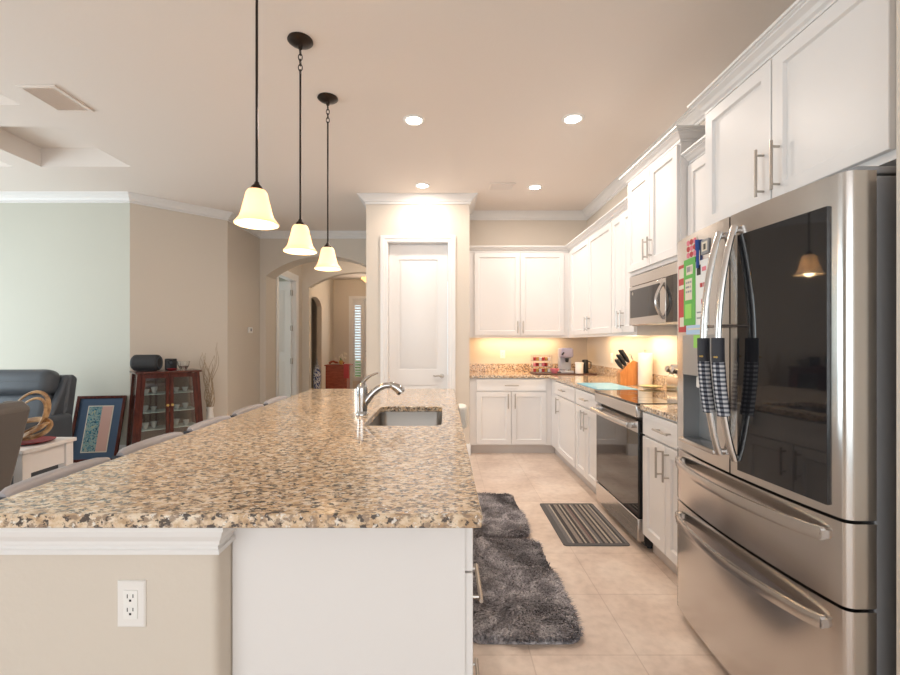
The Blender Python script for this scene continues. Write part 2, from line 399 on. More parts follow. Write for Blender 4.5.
# bedroom beyond the hall door
mb = MB().box(-5.1, -5.0, 6.2, 9.2, 0, H).box(-5.1, -2.85, 9.1, 9.2, 0, H)
struct('wall_bedroom', mb, M['wall_living'])
# living-side outer wall with windows, rear wall with sliding doors
mb = MB().box(-6.7, -6.58, -3.4, .2, 0, H).box(-6.7, -6.58, 4.2, 5.0, 0, H).box(-6.7, -6.58, .2, 4.2, 2.5, H).box(-6.7, -6.58, .2, 4.2, 0, .15)
struct('wall_left', mb, M['wall_living'])
mb = MB().box(-6.7, -3.4, -3.4, -3.28, 0, H).box(1.6, 2.1, -3.4, -3.28, 0, H).box(-3.4, 1.6, -3.4, -3.28, 2.5, H)
struct('wall_rear', mb, M['wall'])
def window(name, f, u0, u1, z0, z1, nm):
    mb = MB(); fbox(mb, f, u0, u1, z0, z0+.06, -.05, .05); fbox(mb, f, u0, u1, z1-.06, z1, -.05, .05)
    for k in range(nm+1):
        u = u0+(u1-u0-.06)*k/nm; fbox(mb, f, u, u+.06, z0+.06, z1-.06, -.045, .045)
    fr = struct(name, mb, M['trim'])
    g = MB(); fbox(g, f, u0+.03, u1-.03, z0+.05, z1-.05, -.004, .004); obj('pane', g, M['pane'], fr)
window('window_1', Fr((-6.64, .2, 0), (0, 1, 0), (1, 0, 0)), 0, 4.0, .15, 2.5, 4)
window('window_2', Fr((-3.4, -3.34, 0), (1, 0, 0), (0, 1, 0)), 0, 5.0, 0, 2.5, 4)

# crown moulding of the room, baseboards
def crown(top, h=.10, d=.09):
    return [(0, top-h), (.014, top-h), (.014, top-h+.012), (.010, top-h+.016), (.010, top-h+.022), (.024, top-h+.028), (.034, top-h+.045), (.052, top-h+.06), (d*.74, top-.028), (d*.74, top-.022), (d*.86, top-.018), (d*.86, top-.012), (d, top-.012), (d, top), (0, top)]
struct('trim_1', MB().sweep([(-6.58, 5.0), (-3.57, 5.0), (XH, 5.73), (XH, YA), (PX0, YA), (PX0, YP), (PX1, YP), (PX1, YW), (XW, YW), (XW, 2.35), (XW, 1.17)], crown(H)), M['trim'], ang=8)
def base(h=.13, d=.014): return [(0, 0), (d, 0), (d, h-.02), (d-.006, h-.008), (d-.008, h), (0, h)]
struct('baseboard_left', MB().sweep([(-6.58, 5.0), (-3.57, 5.0), (XH, 5.73), (XH, YA), (-2.73, YA)], base()), M['trim'])
struct('baseboard_pantry', MB().sweep([(PX0, YA), (PX0, YP), (-.73, YP)], base()), M['trim'])
struct('baseboard_pantry_right', MB().sweep([(.133, YP), (PX1, YP), (PX1, YP+.04)], base()), M['trim'])
def casing(path, y, n, wd=.075, th=.018):
    """door casing, path is up-over-down in (u,z)"""
    return None
def frame_casing(f, u0, u1, z1, n0=0, wd=.078, th=.02):
    mb = MB()
    v = []
    pr = [(0, 0), (0, th*.6), (.008, th*.75), (.03, th*.7), (.04, th), (wd, th*.9), (wd, 0)]   # (offset from the opening, depth)
    rings = []
    for (u, z, du, dz) in ((u0, 0, -1, 0), (u0, z1, -1, 1), (u1, z1, 1, 1), (u1, 0, 1, 0)):
        rings.append([mb.bm.verts.new(f.p(u+du*o, z+dz*o, n0+d)) for o, d in pr])
    k = len(pr)
    for a, b in zip(rings, rings[1:]):
        for j in range(k): mb.bm.faces.new((a[j], a[(j+1) % k], b[(j+1) % k], b[j]))
    mb.bm.faces.new(rings[0]); mb.bm.faces.new(rings[-1]); return mb
fp = Fr((0, YP, 0), (1, 0, 0), (0, -1, 0))
mb = frame_casing(fp, DX0-.008, DX1+.008, DZ+.005)
mb.box(DX0-.02, DX0, YP-.003, YP+.13, 0, DZ).box(DX1, DX1+.02, YP-.003, YP+.13, 0, DZ).box(DX0-.02, DX1+.02, YP-.003, YP+.13, DZ, DZ+.02)
struct('trim_2', mb, M['trim'], ang=20)
def panel_door(f, u0, u1, z1, n0, th, splits):
    mb = MB(); fbox(mb, f, u0, u1, .01, z1, n0-th, n0-.012)
    st = .115; us = (u0+st, u1-st)
    # raised stiles/rails
    fbox(mb, f, u0, us[0], .01, z1, n0-.012, n0); fbox(mb, f, us[1], u1, .01, z1, n0-.012, n0)
    for a, b in splits: fbox(mb, f, us[0], us[1], a, b, n0-.012, n0)
    for (a, b), (c, d) in zip(splits, splits[1:]):
        i = .035; v = []
        for q, n in ((.006, n0-.012), (i, n0-.002)):
            v += [f.p(us[0]+q, b+q, n), f.p(us[1]-q, b+q, n), f.p(us[1]-q, c-q, n), f.p(us[0]+q, c-q, n)]
        mb.faces(v, [(0, 1, 5, 4), (1, 2, 6, 5), (2, 3, 7, 6), (3, 0, 4, 7), (4, 5, 6, 7)])
    return mb
d1 = struct('door_1', panel_door(fp, DX0+.003, DX1-.003, DZ-.004, -.07, .035, [(.01, .25), (.80, .98), (2.26, 2.436)]), M['trim'], ang=20)
mb = MB().lathe([(.026, 0), (.026, .008), (.012, .014), (.012, .04)], (0, 0, 0), 20, 'Y')
hx = DX1-.07; hz = .905
mb = MB()
mb.tube([(hx, YP+.07, hz), (hx, YP+.062, hz)], .027, 20); mb.tube([(hx, YP+.066, hz), (hx, YP+.02, hz)], .011, 12)
mb.tube([(hx+.005, YP+.022, hz), (hx-.04, YP+.02, hz+.008), (hx-.075, YP+.02, hz), (hx-.10, YP+.022, hz+.006)], [.011, .009, .008, .006], 10)
o = obj('door_handle', mb, M['nickel'], d1); o['label'] = 'satin nickel lever handle'
# hall door: casing, jamb, open leaf with hinges
fh = Fr((-2.73, 0, 0), (0, 1, 0), (1, 0, 0))
mb = frame_casing(fh, 7.245, 8.125, 2.45, wd=.085)
mb.box(-2.86, -2.727, 7.245, 7.262, 0, 2.44).box(-2.86, -2.727, 8.10, 8.125, 0, 2.44).box(-2.86, -2.727, 7.245, 8.125, 2.425, 2.45)
struct('trim_3', mb, M['trim'], ang=20)
fl = Fr((-2.795, 8.06, 0), (-1, 0, 0), (0, -1, 0))
d2 = struct('door_2', panel_door(fl, .01, .84, 2.41, 0, .035, [(.01, .22), (.95, 1.10), (2.26, 2.41)]), M['trim'], ang=20)
for z in (.25, .95, 1.55, 2.2):
    mb = MB().box(-2.811, -2.780, 8.04, 8.098, z-.05, z+.05); mb.tube([(-2.785, 8.045, z-.055), (-2.785, 8.045, z+.055)], .008, 8)
    obj('hinge', mb, M['nickel'], d2)
# front door and sidelight with shutters
ff = Fr((0, 11.9, 0), (1, 0, 0), (0, -1, 0))
mb = frame_casing(ff, -2.47, -1.2, 2.44, wd=.1)
mb.box(-2.24, -2.18, 11.88, 12.0, 0, 2.44)
struct('trim_4', mb, M['trim'], ang=20)
mb = MB().box(-2.47, -2.42, 11.93, 11.98, .25, 2.44).box(-2.26, -2.22, 11.93, 11.98, .25, 2.44).box(-2.42, -2.26, 11.93, 11.98, .25, .36).box(-2.42, -2.26, 11.93, 11.98, 2.3, 2.44)
w3 = struct('window_3', mb, M['trim'])
mb = MB()
for k in range(26):
    z = .40+k*.0735; mb.faces([(-2.42, 11.925, z), (-2.26, 11.925, z), (-2.26, 11.965, z+.035), (-2.42, 11.965, z+.035), (-2.42, 11.925, z+.006), (-2.26, 11.925, z+.006), (-2.26, 11.965, z+.041), (-2.42, 11.965, z+.041)], [(0, 1, 2, 3), (7, 6, 5, 4), (0, 4, 5, 1), (1, 5, 6, 2), (2, 6, 7, 3), (3, 7, 4, 0)])
obj('shutter_louvers', mb, M['trim'], w3)
obj('pane', MB().box(-2.43, -2.25, 11.975, 11.983, .3, 2.35), M['pane'], w3)
d3 = struct('door_3', panel_door(ff, -2.18, -1.2, 2.43, -.03, .045, [(.01, .25), (.9, 1.1), (2.2, 2.43)]), M['trim'], ang=20)
mb = MB(); mb.tube([(-2.10, 11.93, 1.05), (-2.10, 11.87, 1.05)], [.03, .02], 12); mb.tube([(-2.10, 11.93, .92), (-2.10, 11.86, .92)], .012, 10); mb.tube([(-2.10, 11.87, .92), (-2.02, 11.87, .92)], .009, 8)
o = obj('door_handle', mb, M['nickel'], d3)
mb = MB()
for k in range(16):
    a = random.random()*2*PI; r = random.random()**.5*1.1
    t = bmesh.new(); bmesh.ops.create_icosphere(t, subdivisions=2, radius=.22+random.random()*.15)
    for v in t.verts: v.co *= 1+random.uniform(-.15, .15)
    mb.add(t, Matrix.Translation((-2.2+r*math.cos(a), 14+r*.5*math.sin(a), .12+random.random()*.75)))
tag(obj('garden_shrub', mb, C_['leaf']), 'green garden shrub outside behind the shuttered sidelight of the front door', 'shrub')
struct('ground', MB().box(-6, 4, 12.03, 18, -.1, -.03), mat('driveway', (.62, .60, .56), .9))

# ------------------------------------------------------------------ recessed lights, vents
led_xy = [(-.227, 3.33, 'nearer'), (.97, 3.31, ''), (-.23, 4.72, ''), (.986, 4.77, '')]
led_lab = ['round recessed ceiling light between the island and the sink, left one of the nearer pair',
           'round recessed ceiling light over the striped mat, right one of the nearer pair',
           'round recessed ceiling light shining on the crown just before the pantry door',
           'round recessed ceiling light beside the small ceiling register at the kitchen back']
for (x, y, _), lab in zip(led_xy, led_lab):
    t = thing('recessed_light', lab, 'ceiling light', (x, y, H), 0, 'recessed kitchen ceiling lights')
    mb = MB().lathe([(.058, 0), (.058, -.004), (.062, -.008), (.078, -.006), (.084, 0)], (x, y, H), 32)
    obj('trim_ring', mb, M['white'], t)
    obj('lens', MB().lathe([(.057, -.001), (.057, -.005), (.02, -.006)], (x, y, H), 32), M['led'], t)
    l = bpy.data.lights.new('recessed_lamp', 'AREA'); l.shape = 'DISK'; l.size = .11; l.energy = (12 if x < 0 else 10) if y < 4 else 8.5; l.color = (1, .87, .76); l.spread = PI
    lo = bpy.data.objects.new('recessed_lamp', l); COL.objects.link(lo); lo.location = (x, y, H-.012)
def vent(lab, x0, x1, y0, y1, m, slats, along='x'):
    t = thing('ceiling_vent', lab, 'vent', ((x0+x1)/2, (y0+y1)/2, H), 0)
    z = H-.012; b = .025
    mb = MB().box(x0, x1, y0, y0+b, z, H).box(x0, x1, y1-b, y1, z, H).box(x0, x0+b, y0+b, y1-b, z, H).box(x1-b, x1, y0+b, y1-b, z, H)
    obj('frame', mb, M['white'] if m is None else m, t, bevel=.002)
    obj('backing', MB().box(x0+b, x1-b, y0+b, y1-b, H-.0015, H-.0005), M['rubber'], t)
    mb = MB()
    for k in range(slats):
        if along == 'x':
            y = y0+b+(y1-y0-2*b)*(k+.5)/slats; mb.faces([(x0+b, y-.008, H-.003), (x1-b, y-.008, H-.003), (x1-b, y+.006, z), (x0+b, y+.006, z), (x0+b, y-.006, H-.002), (x1-b, y-.006, H-.002), (x1-b, y+.008, z+.001), (x0+b, y+.008, z+.001)], [(0, 1, 2, 3), (7, 6, 5, 4), (0, 3, 7, 4), (1, 5, 6, 2), (0, 4, 5, 1), (3, 2, 6, 7)])
        else:
            x = x0+b+(x1-x0-2*b)*(k+.5)/slats; mb.faces([(x+.008, y0+b, H-.003), (x+.008, y1-b, H-.003), (x-.006, y1-b, z), (x-.006, y0+b, z), (x+.006, y0+b, H-.002), (x+.006, y1-b, H-.002), (x-.008, y1-b, z+.001), (x-.008, y0+b, z+.001)], [(0, 1, 2, 3), (7, 6, 5, 4), (0, 3, 7, 4), (1, 5, 6, 2), (0, 4, 5, 1), (3, 2, 6, 7)])
    obj('slats', mb, M['white'] if m is None else m, t)
M['ventbeige'] = mat('vent_paint', (.80, .72, .66), .5)
vent('large louvred ceiling air register near the coffered ceiling on the left', -2.80, -2.54, 2.87, 3.20, M['ventbeige'], 9, 'y')
vent('small louvred ceiling air register at the back of the kitchen', .48, .76, 4.64, 4.84, M['ventbeige'], 7, 'x')

# ------------------------------------------------------------------ pendants
def make_pendant(x, y, lab):
    t = thing('pendant_lamp', lab, 'pendant lamp', (x, y, H), 0, 'pendant lamps over the island')
    zs = 1.950                                    # top of the shade
    obj('canopy', MB().lathe([(.068, 0), (.070, -.006), (.060, -.014), (.035, -.024), (.014, -.03), (.010, -.05), (.004, -.055)], (x, y, H), 28), M['bronze'], t)
    ch = MB(); z = H-.05
    for k in range(5):
        pts = []
        for j in range(12):
            a = 2*PI*j/12; q = .011*math.cos(a); pts.append((x+(q if k % 2 else 0), y+(0 if k % 2 else q), z-.016+.019*math.sin(a)))
        ch.tube(pts, .0028, 6, closed=True); z -= .029
    obj('chain', ch, M['bronze'], t)
    obj('rod', MB().tube([(x, y, z+.006), (x, y, zs+.03)], .0055, 10), M['bronze'], t)
    obj('socket_cap', MB().lathe([(.006, .036), (.009, .032), (.013, .022), (.022, .014), (.026, .004), (.026, -.004), (.022, -.006)], (x, y, zs), 24), M['bronze'], t)
    pr = [(.022, .001), (.036, -.003), (.044, -.015), (.050, -.045), (.057, -.072), (.063, -.098), (.070, -.118), (.083, -.136), (.091, -.144), (.088, -.149)]
    inn = [(r-.005, h) for r, h in pr[::-1]][1:]
    obj('shade', MB().lathe(pr+[(.085, -.146)]+inn, (x, y, zs), 36, closed=True), M['shade'], t)
    obj('bulb', MB().lathe([(.010, 0), (.014, -.02), (.026, -.05), (.028, -.07), (.02, -.09), (.004, -.097)], (x, y, zs-.005), 16), M['bulb'], t)
    l = bpy.data.lights.new('pendant_bulb', 'POINT'); l.energy = 2.2; l.color = (1, .72, .42); l.shadow_soft_size = .035
    lo = bpy.data.objects.new('pendant_bulb', l); COL.objects.link(lo); lo.location = (x, y, zs-.125)
for y, lab in ((1.88, 'nearest and largest-looking bell-shaped glass pendant lamp hanging over the island'),
               (2.45, 'middle bell-shaped glass pendant lamp hanging over the island'),
               (3.03, 'farthest bell-shaped glass pendant lamp, the one nearest the pantry door')):
    make_pendant(-.80, y, lab)

# ------------------------------------------------------------------ ISLAND
IX0, IX1, IY0, IY1, CZ = -1.09, .085, .985, 3.64, .914
SX0, SX1, SY0, SY1 = -.376, -.012, 2.03, 2.64
def rrect(x0, x1, y0, y1, r, n=6):
    pts = []
    for cx, cy, a0 in ((x1-r, y0+r, -PI/2), (x1-r, y1-r, 0), (x0+r, y1-r, PI/2), (x0+r, y0+r, PI)):
        for k in range(n+1): a = a0+PI/2*k/n; pts.append((cx+r*math.cos(a), cy+r*math.sin(a)))
    return pts
def top_with_hole(x0, x1, y0, y1, z0, z1, hole):
    """slab with a rounded hole, made of four corner-joined patches"""
    mb = MB(); n = len(hole); q = n//4
    cor = [(x1, y0), (x1, y1), (x0, y1), (x0, y0)]
    e = .004
    for z, up in ((z1, 1), (z0, 0)):
        hv = [mb.bm.verts.new((x, y, z)) for x, y in hole]; cv = [mb.bm.verts.new((x, y, z)) for x, y in cor]
        for c in range(4):
            seg = [hv[(c*q+k) % n] for k in range(q)]
            for a, b in zip(seg, seg[1:]): mb.bm.faces.new((a, b, cv[c]))
            mb.bm.faces.new((seg[-1], hv[((c+1)*q) % n], cv[(c+1) % 4], cv[c]))
        if up: H1, C1 = hv, cv
        else: H0, C0 = hv, cv
    for i in range(n): mb.bm.faces.new((H1[i], H1[(i+1) % n], H0[(i+1) % n], H0[i]))
    for i in range(4): mb.bm.faces.new((C1[i], C1[(i+1) % 4], C0[(i+1) % 4], C0[i]))
    return mb
o = obj('island_countertop', top_with_hole(IX0, IX1, IY0, IY1, CZ-.032, CZ, rrect(SX0, SX1, SY0, SY1, .045)), M['granite'], bevel=.004, ang=30)
tag(o, 'long speckled granite countertop of the kitchen island', 'countertop')
# undermount sink
t = thing('sink', 'stainless undermount sink set in the island countertop', 'sink', ((SX0+SX1)/2, (SY0+SY1)/2, CZ-.032))
mb = MB()
def ring_stack(mb, stack):
    rings = [[mb.bm.verts.new((x, y, z)) for x, y in pts] for pts, z in stack]; n = len(rings[0])
    for a, b in zip(rings, rings[1:]):
        for i in range(n): mb.bm.faces.new((a[i], a[(i+1) % n], b[(i+1) % n], b[i]))
    return rings
g = .004; zt = CZ-.0325; zb = CZ-.23
R = ring_stack(mb, [(rrect(SX0-.02, SX1+.02, SY0-.02, SY1+.02, .05), zt-.002), (rrect(SX0-.02, SX1+.02, SY0-.02, SY1+.02, .05), zt), (rrect(SX0-g, SX1+g, SY0-g, SY1+g, .045), zt), (rrect(SX0+.004, SX1-.004, SY0+.004, SY1-.004, .045), zb+.03), (rrect(SX0+.02, SX1-.02, SY0+.02, SY1-.02, .04), zb+.005), (rrect(SX0+.05, SX1-.05, SY0+.05, SY1-.05, .03), zb)])
mb.bm.faces.new(R[-1])
obj('basin', mb, M['sinksteel'], t, ang=50)
cx, cy = (SX0+SX1)/2, (SY0+SY1)/2
obj('drain', MB().lathe([(.055, 0), (.055, .003), (.04, .004), (.036, .001), (.012, .001)], (cx, cy, zb), 24), M['chrome'], t)
# faucet
fx, fy = -.435, 2.34
t = thing('kitchen_faucet', 'chrome pull-out faucet with raised lever standing behind the island sink', 'faucet', (fx, fy, CZ))
obj('base', MB().lathe([(.034, 0), (.034, .006), (.030, .012), (.027, .02)], (fx, fy, CZ), 24), M['chrome'], t)
obj('column', MB().lathe([(.027, .015), (.028, .05), (.030, .10), (.031, .135), (.028, .155), (.018, .166), (.002, .17)], (fx, fy, CZ), 24), M['chrome'], t)
def bez(p0, p1, p2, p3, n=14):
    out = []
    for i in range(n+1):
        s = i/n; out.append(tuple(((1-s)**3)*a+3*((1-s)**2)*s*b+3*(1-s)*s*s*c+s**3*d for a, b, c, d in zip(p0, p1, p2, p3)))
    return out
pts = bez((fx+.01, fy, CZ+.055), (fx+.06, fy, CZ+.13), (fx+.11, fy, CZ+.168), (fx+.165, fy, CZ+.152))
obj('spout', MB().tube(pts, [.020-.005*i/14 for i in range(15)], 14), M['chrome'], t)
pts = bez((fx+.145, fy, CZ+.159), (fx+.17, fy, CZ+.154), (fx+.195, fy, CZ+.142), (fx+.212, fy, CZ+.116), 8)
obj('spray_head', MB().tube(pts, [.015, .018, .021, .022, .023, .024, .025, .026, .024], 14), M['chrome'], t)
pts = bez((fx, fy, CZ+.155), (fx+.01, fy, CZ+.19), (fx+.04, fy, CZ+.21), (fx+.085, fy, CZ+.222), 8)
obj('lever', MB().tube(pts, [.012, .011, .010, .009, .008, .008, .007, .006, .005], 10), M['chrome'], t)

# island base
fi = Fr((.052, 0, 0), (0, 1, 0), (1, 0, 0))
t = thing('island_cabinet', 'white island base cabinet block with drawers facing the kitchen aisle', 'cabinet', (-.25, 2.3, 0))
mb = MB().box(-.524, .052, 1.09, 1.60, .10, CZ-.033).box(-.524, .052, 1.60, 1.99, .10, CZ-.033).box(-.524, .052, 2.68, 3.58, .10, CZ-.033).box(-.524, .052, 1.99, 2.68, .10, .60).box(.03, .052, 1.99, 2.68, .6, CZ-.033).box(-.524, -.50, 1.99, 2.68, .6, CZ-.033)
obj('body', mb, M['cab'], t)
obj('toe_kick', MB().box(-.50, -.02, 1.11, 3.56, 0, .099), M['toe'], t)
def idrawer(u0, u1, z0, z1):
    mb = MB(); slab(mb, fi, u0, u1, z0, z1, .0005); d = obj('drawer', mb, M['cab'], t)
    obj('handle', bar_handle(fi, (u0+u1)/2, (z0+z1)/2, .0205, .20, False), M['nickel'], d)
for z0, z1 in ((.728, .873), (.426, .722), (.115, .42)): idrawer(1.10, 1.565, z0, z1)
for a, b in ((1.61, 1.985),): 
    idrawer(a, b, .728, .873)
    mb = MB(); shaker(mb, fi, a, b, .115, .722, .0005); d = obj('door', mb, M['cab'], t); obj('handle', bar_handle(fi, a+.04, .62, .0205, .16), M['nickel'], d)
mb = MB(); slab(mb, fi, 2.0, 2.67, .728, .873, .0005); obj('false_front', mb, M['cab'], t)
for a, b, h in ((2.0, 2.33, 2.29), (2.34, 2.67, 2.38)):
    mb = MB(); shaker(mb, fi, a, b, .115, .722, .0005); d = obj('door', mb, M['cab'], t); obj('handle', bar_handle(fi, h, .62, .0205, .16), M['nickel'], d)
# knee wall wrapping the seating side, with the moulding under the top
pts = [(-1.05, 1.04), (-1.05, 1.14), (-.63, 1.14), (-.63, 3.58), (-.527, 3.58), (-.527, 1.035)]
rr = .02
kw = [(-1.05, 1.02), (-.527-rr, 1.02)]+[(-.527-rr+rr*math.sin(a), 1.02+rr-rr*math.cos(a)) for a in [PI/2*k/5 for k in range(1, 6)]]+[(-.527, 3.58), (-.63, 3.58), (-.63, 1.14), (-1.05, 1.14)]
struct('wall_island', MB().prism(kw, 0, CZ-.033), M['wall'], ang=50)
zt = CZ-.0325
prof = [(0, zt-.070), (.010, zt-.070), (.010, zt-.060), (.006, zt-.057), (.006, zt-.050), (.013, zt-.046), (.013, zt-.038), (.021, zt-.024), (.024, zt-.010), (.029, zt-.010), (.029, zt), (0, zt)]
struct('trim_5', MB().sweep([(-.527, 1.088), (-.527, 1.02), (-1.05, 1.02), (-1.05, 1.14)], [(-o, z) for o, z in prof]), M['trim'], ang=8)
def outlet(lab, f, u, z, decora=True):
    t = thing('wall_outlet', lab, 'outlet', f.p(u, z, 0))
    mb = MB(); w_, h_ = .0325, .0535
    v = []
    for i, n in ((0, 0), (0, .003), (.003, .006)): v += [f.p(u-w_+i, z-h_+i, n), f.p(u+w_-i, z-h_+i, n), f.p(u+w_-i, z+h_-i, n), f.p(u-w_+i, z+h_-i, n)]
    mb.faces(v, [(0, 1, 5, 4), (1, 2, 6, 5), (2, 3, 7, 6), (3, 0, 4, 7), (4, 5, 9, 8), (5, 6, 10, 9), (6, 7, 11, 10), (7, 4, 8, 11), (8, 9, 10, 11), (3, 2, 1, 0)])
    obj('cover_plate', mb, M['outlet'], t)
    mb = MB(); fbox(mb, f, u-.0165, u+.0165, z-.033, z+.033, .006, .0078); obj('receptacle', mb, M['white'], t, bevel=.0008)
    mb = MB()
    for dz in (.0155, -.0155):
        fbox(mb, f, u-.0075, u-.0055, z+dz, z+dz+.009, .0078, .0081); fbox(mb, f, u+.0055, u+.0075, z+dz+.001, z+dz+.009, .0078, .0081)
        fbox(mb, f, u-.0025, u+.0025, z+dz-.008, z+dz-.003, .0078, .0081)
    obj('slots', mb, M['black'], t)
outlet('white double electrical outlet on the beige end wall of the island', Fr((0, 1.02, 0), (1, 0, 0), (0, -1, 0)), -.722, .695)
outlet('white outlet on the back wall between granite splash and upper cabinets', Fr((0, YW, 0), (1, 0, 0), (0, -1, 0)), .76, 1.14)
outlet('white outlet on the right wall left of the knife block', Fr((XW, 0, 0), (0, 1, 0), (-1, 0, 0)), 4.86, 1.12)
# small white towel hanging from the sink-side front of the island
mb = MB(); pts = [(.0885, 2.58), (.125, 2.58), (.137, 2.63), (.137, 2.72), (.12, 2.76), (.0885, 2.76)]
mb.prism([(a, b) for a, b in pts], .79, .915).box(.0735, .0886, 2.6, 2.74, .80, .86)
o = obj('dish_towel', mb, M['towelp'], bevel=.012); tag(o, 'white dish towel hanging on the aisle side of the island near the sink', 'towel')

# ------------------------------------------------------------------ KITCHEN CABINETS
XF = 1.246                      # front of base boxes on the right wall
fr = Fr((XF, 0, 0), (0, 1, 0), (-1, 0, 0)); YF = YW-.61
fb = Fr((0, YF, 0), (1, 0, 0), (0, -1, 0))
def base_cab(lab, f, u0, u1, boxargs, toeargs, drawers, doors, extra=None):
    """drawers [(u0,u1)], doors [(u0,u1,handle_u)]"""
    c = f.p((u0+u1)/2, 0, -.3); t = thing('base_cabinet', lab, 'cabinet', c)
    obj('body', MB().box(*boxargs, .105, CZ-.033), M['cab'], t)
    obj('toe_kick', MB().box(*toeargs, 0, .104), M['toe'], t)
    for a, b in drawers:
        mb = MB(); slab(mb, f, a, b, .735, .868, .0005); d = obj('drawer', mb, M['cab'], t)
        obj('handle', bar_handle(f, (a+b)/2, .80, .0205, .16, False), M['nickel'], d)
    for a, b, h in doors:
        mb = MB(); shaker(mb, f, a, b, .118, .722, .0005); d = obj('door', mb, M['cab'], t)
        obj('handle', bar_handle(f, h, .62, .0205, .17), M['nickel'], d)
    return t
# back wall unit
base_cab('white back-wall base cabinet beside the pantry with one wide drawer over two doors', fb, .296, 1.246, (.296, XF-.001, YF, YW-.002), (.296, XF+.05, YF+.055, YW-.002),
         [(.375, 1.18)], [(.375, .774, .738), (.780, 1.18, .818)])
# right wall, far: blind corner unit and narrow unit
base_cab('white right-wall base cabinet next to the corner with one drawer and one door', fr, 4.11, YW, (XF, XW-.002, 4.11, YW-.002), (XF+.05, XW-.002, 4.11, YF+.05),
         [(4.13, 4.90)], [(4.13, 4.77, 4.70)])
base_cab('narrow white base cabinet directly left of the range with one drawer and two doors', fr, 3.50, 4.108, (XF, XW-.002, 3.50, 4.108), (XF+.05, XW-.002, 3.50, 4.108),
         [(3.515, 4.095)], [(3.515, 3.80, 3.765), (3.806, 4.095, 3.845)])
base_cab('white base cabinet between the range and the refrigerator', fr, 2.15, 2.728, (XF, XW-.002, 2.15, 2.728), (XF+.05, XW-.002, 2.15, 2.728),
         [(2.165, 2.715)], [(2.165, 2.437, 2.40), (2.443, 2.715, 2.48)])
# countertops
cx0 = XF-.032
pts = [(PX1+.003, YF-.032), (cx0, YF-.032), (cx0, 3.497), (XW-.002, 3.497), (XW-.002, YW-.002), (PX1+.003, YW-.002)]
t = thing('kitchen_countertop', 'speckled granite L-shaped countertop along the back and right walls', 'countertop', (.9, 5.4, CZ-.032))
obj('slab', MB().prism(pts, CZ-.032, CZ), M['granite'], t, bevel=.004)
bs = MB().box(PX1+.003, XW-.024, YW-.024, YW-.002, CZ+.0005, CZ+.105).box(XW-.024, XW-.002, 3.497, YW-.002, CZ+.0005, CZ+.105)
obj('backsplash', bs, M['granite'], t)
t = thing('kitchen_countertop', 'short granite countertop between the range and the refrigerator', 'countertop', (1.5, 2.4, CZ-.032))
obj('slab', MB().box(cx0, XW-.002, 2.15, 2.731, CZ-.032, CZ), M['granite'], t, bevel=.004)
obj('backsplash', MB().box(XW-.024, XW-.002, 2.15, 2.731, CZ+.0005, CZ+.105), M['granite'], t)

def cab_crown(z0, h=.065, d=.06):
    return [(0, z0), (.010, z0), (.010, z0+h*.16), (.005, z0+h*.2), (.018, z0+h*.3), (.026, z0+h*.5), (d*.7, z0+h*.66), (d*.7, z0+h*.74), (d*.85, z0+h*.78), (d*.85, z0+h*.84), (d, z0+h*.84), (d, z0+h), (0, z0+h)]
def upper_cab(lab, f, box, z0, z1, doors, hz, hl=.15, rail=None, crown_path=None, crown_h=.065, crown_d=.06):
    x0, x1, y0, y1 = box; t = thing('upper_cabinet', lab, 'cabinet', ((x0+x1)/2, (y0+y1)/2, z0))
    rl = .03 if z0 < 1.5 else 0
    obj('body', MB().box(x0, x1, y0, y1, z0+rl, z1), M['cab'], t)
    if rl:
        rb_ = MB(); 
        if abs(f.n.x) > .5: rb_.box(x0, x0+.02, y0, y1, z0, z0+rl-.0005).box(x0+.0201, x1, y0, y0+.02, z0, z0+rl-.0005)
        else: rb_.box(x0, x1, y0, y0+.02, z0, z0+rl-.0005)
        obj('light_rail', rb_, M['cab'], t)
    for a, b, h in doors:
        mb = MB(); shaker(mb, f, a, b, z0+.028, z1-.012, .0005); d = obj('door', mb, M['cab'], t)
        if h is not None: obj('handle', bar_handle(f, h, hz, .0205, hl), M['nickel'], d)
    if crown_path: obj('crown_molding', MB().sweep(crown_path, cab_crown(z1, crown_h, crown_d)), M['trim'], t, ang=8)
    return t
XU = 1.526; fu = Fr((XU, 0, 0), (0, 1, 0), (-1, 0, 0)); YU = YW-.33
fub = Fr((0, YU, 0), (1, 0, 0), (0, -1, 0)); UZ0, UZ1 = 1.352, 2.40
upper_cab('white two-door upper cabinet on the back wall beside the pantry', fub, (.296, XU-.001, YU, YW-.002), UZ0, UZ1,
          [(.37, .925, .895), (.931, 1.465, .961)], 1.48, .15, crown_path=[(.296, YU), (XU, YU), (XU, YU+.02)])
upper_cab('white two-door upper cabinet in the corner of the right wall', fu, (XU, XW-.002, 3.96, YW-.002), UZ0, UZ1,
          [(4.59, 5.24, 4.63), (3.97, 4.583, 4.545)], 1.49, .15, crown_path=[(XU, YU-.001), (XU, 3.96)])
upper_cab('narrow white two-door upper cabinet left of the microwave', fu, (XU, XW-.002, 3.483, 3.958), UZ0, UZ1,
          [(3.725, 3.95, 3.755), (3.49, 3.719, 3.69)], 1.49, .15, crown_path=[(XU, 3.959), (XU, 3.483)])
XM = 1.47; fm = Fr((XM, 0, 0), (0, 1, 0), (-1, 0, 0))
upper_cab('taller white two-door upper cabinet above the microwave', fm, (XM, XW-.002, 2.73, 3.48), 1.815, 2.54,
          [(3.108, 3.47, 3.14), (2.74, 3.102, 3.07)], 1.96, .15, crown_path=[(XW-.002, 3.48), (XM, 3.48), (XM, 2.73), (XW-.002, 2.73)], crown_h=.075, crown_d=.062)
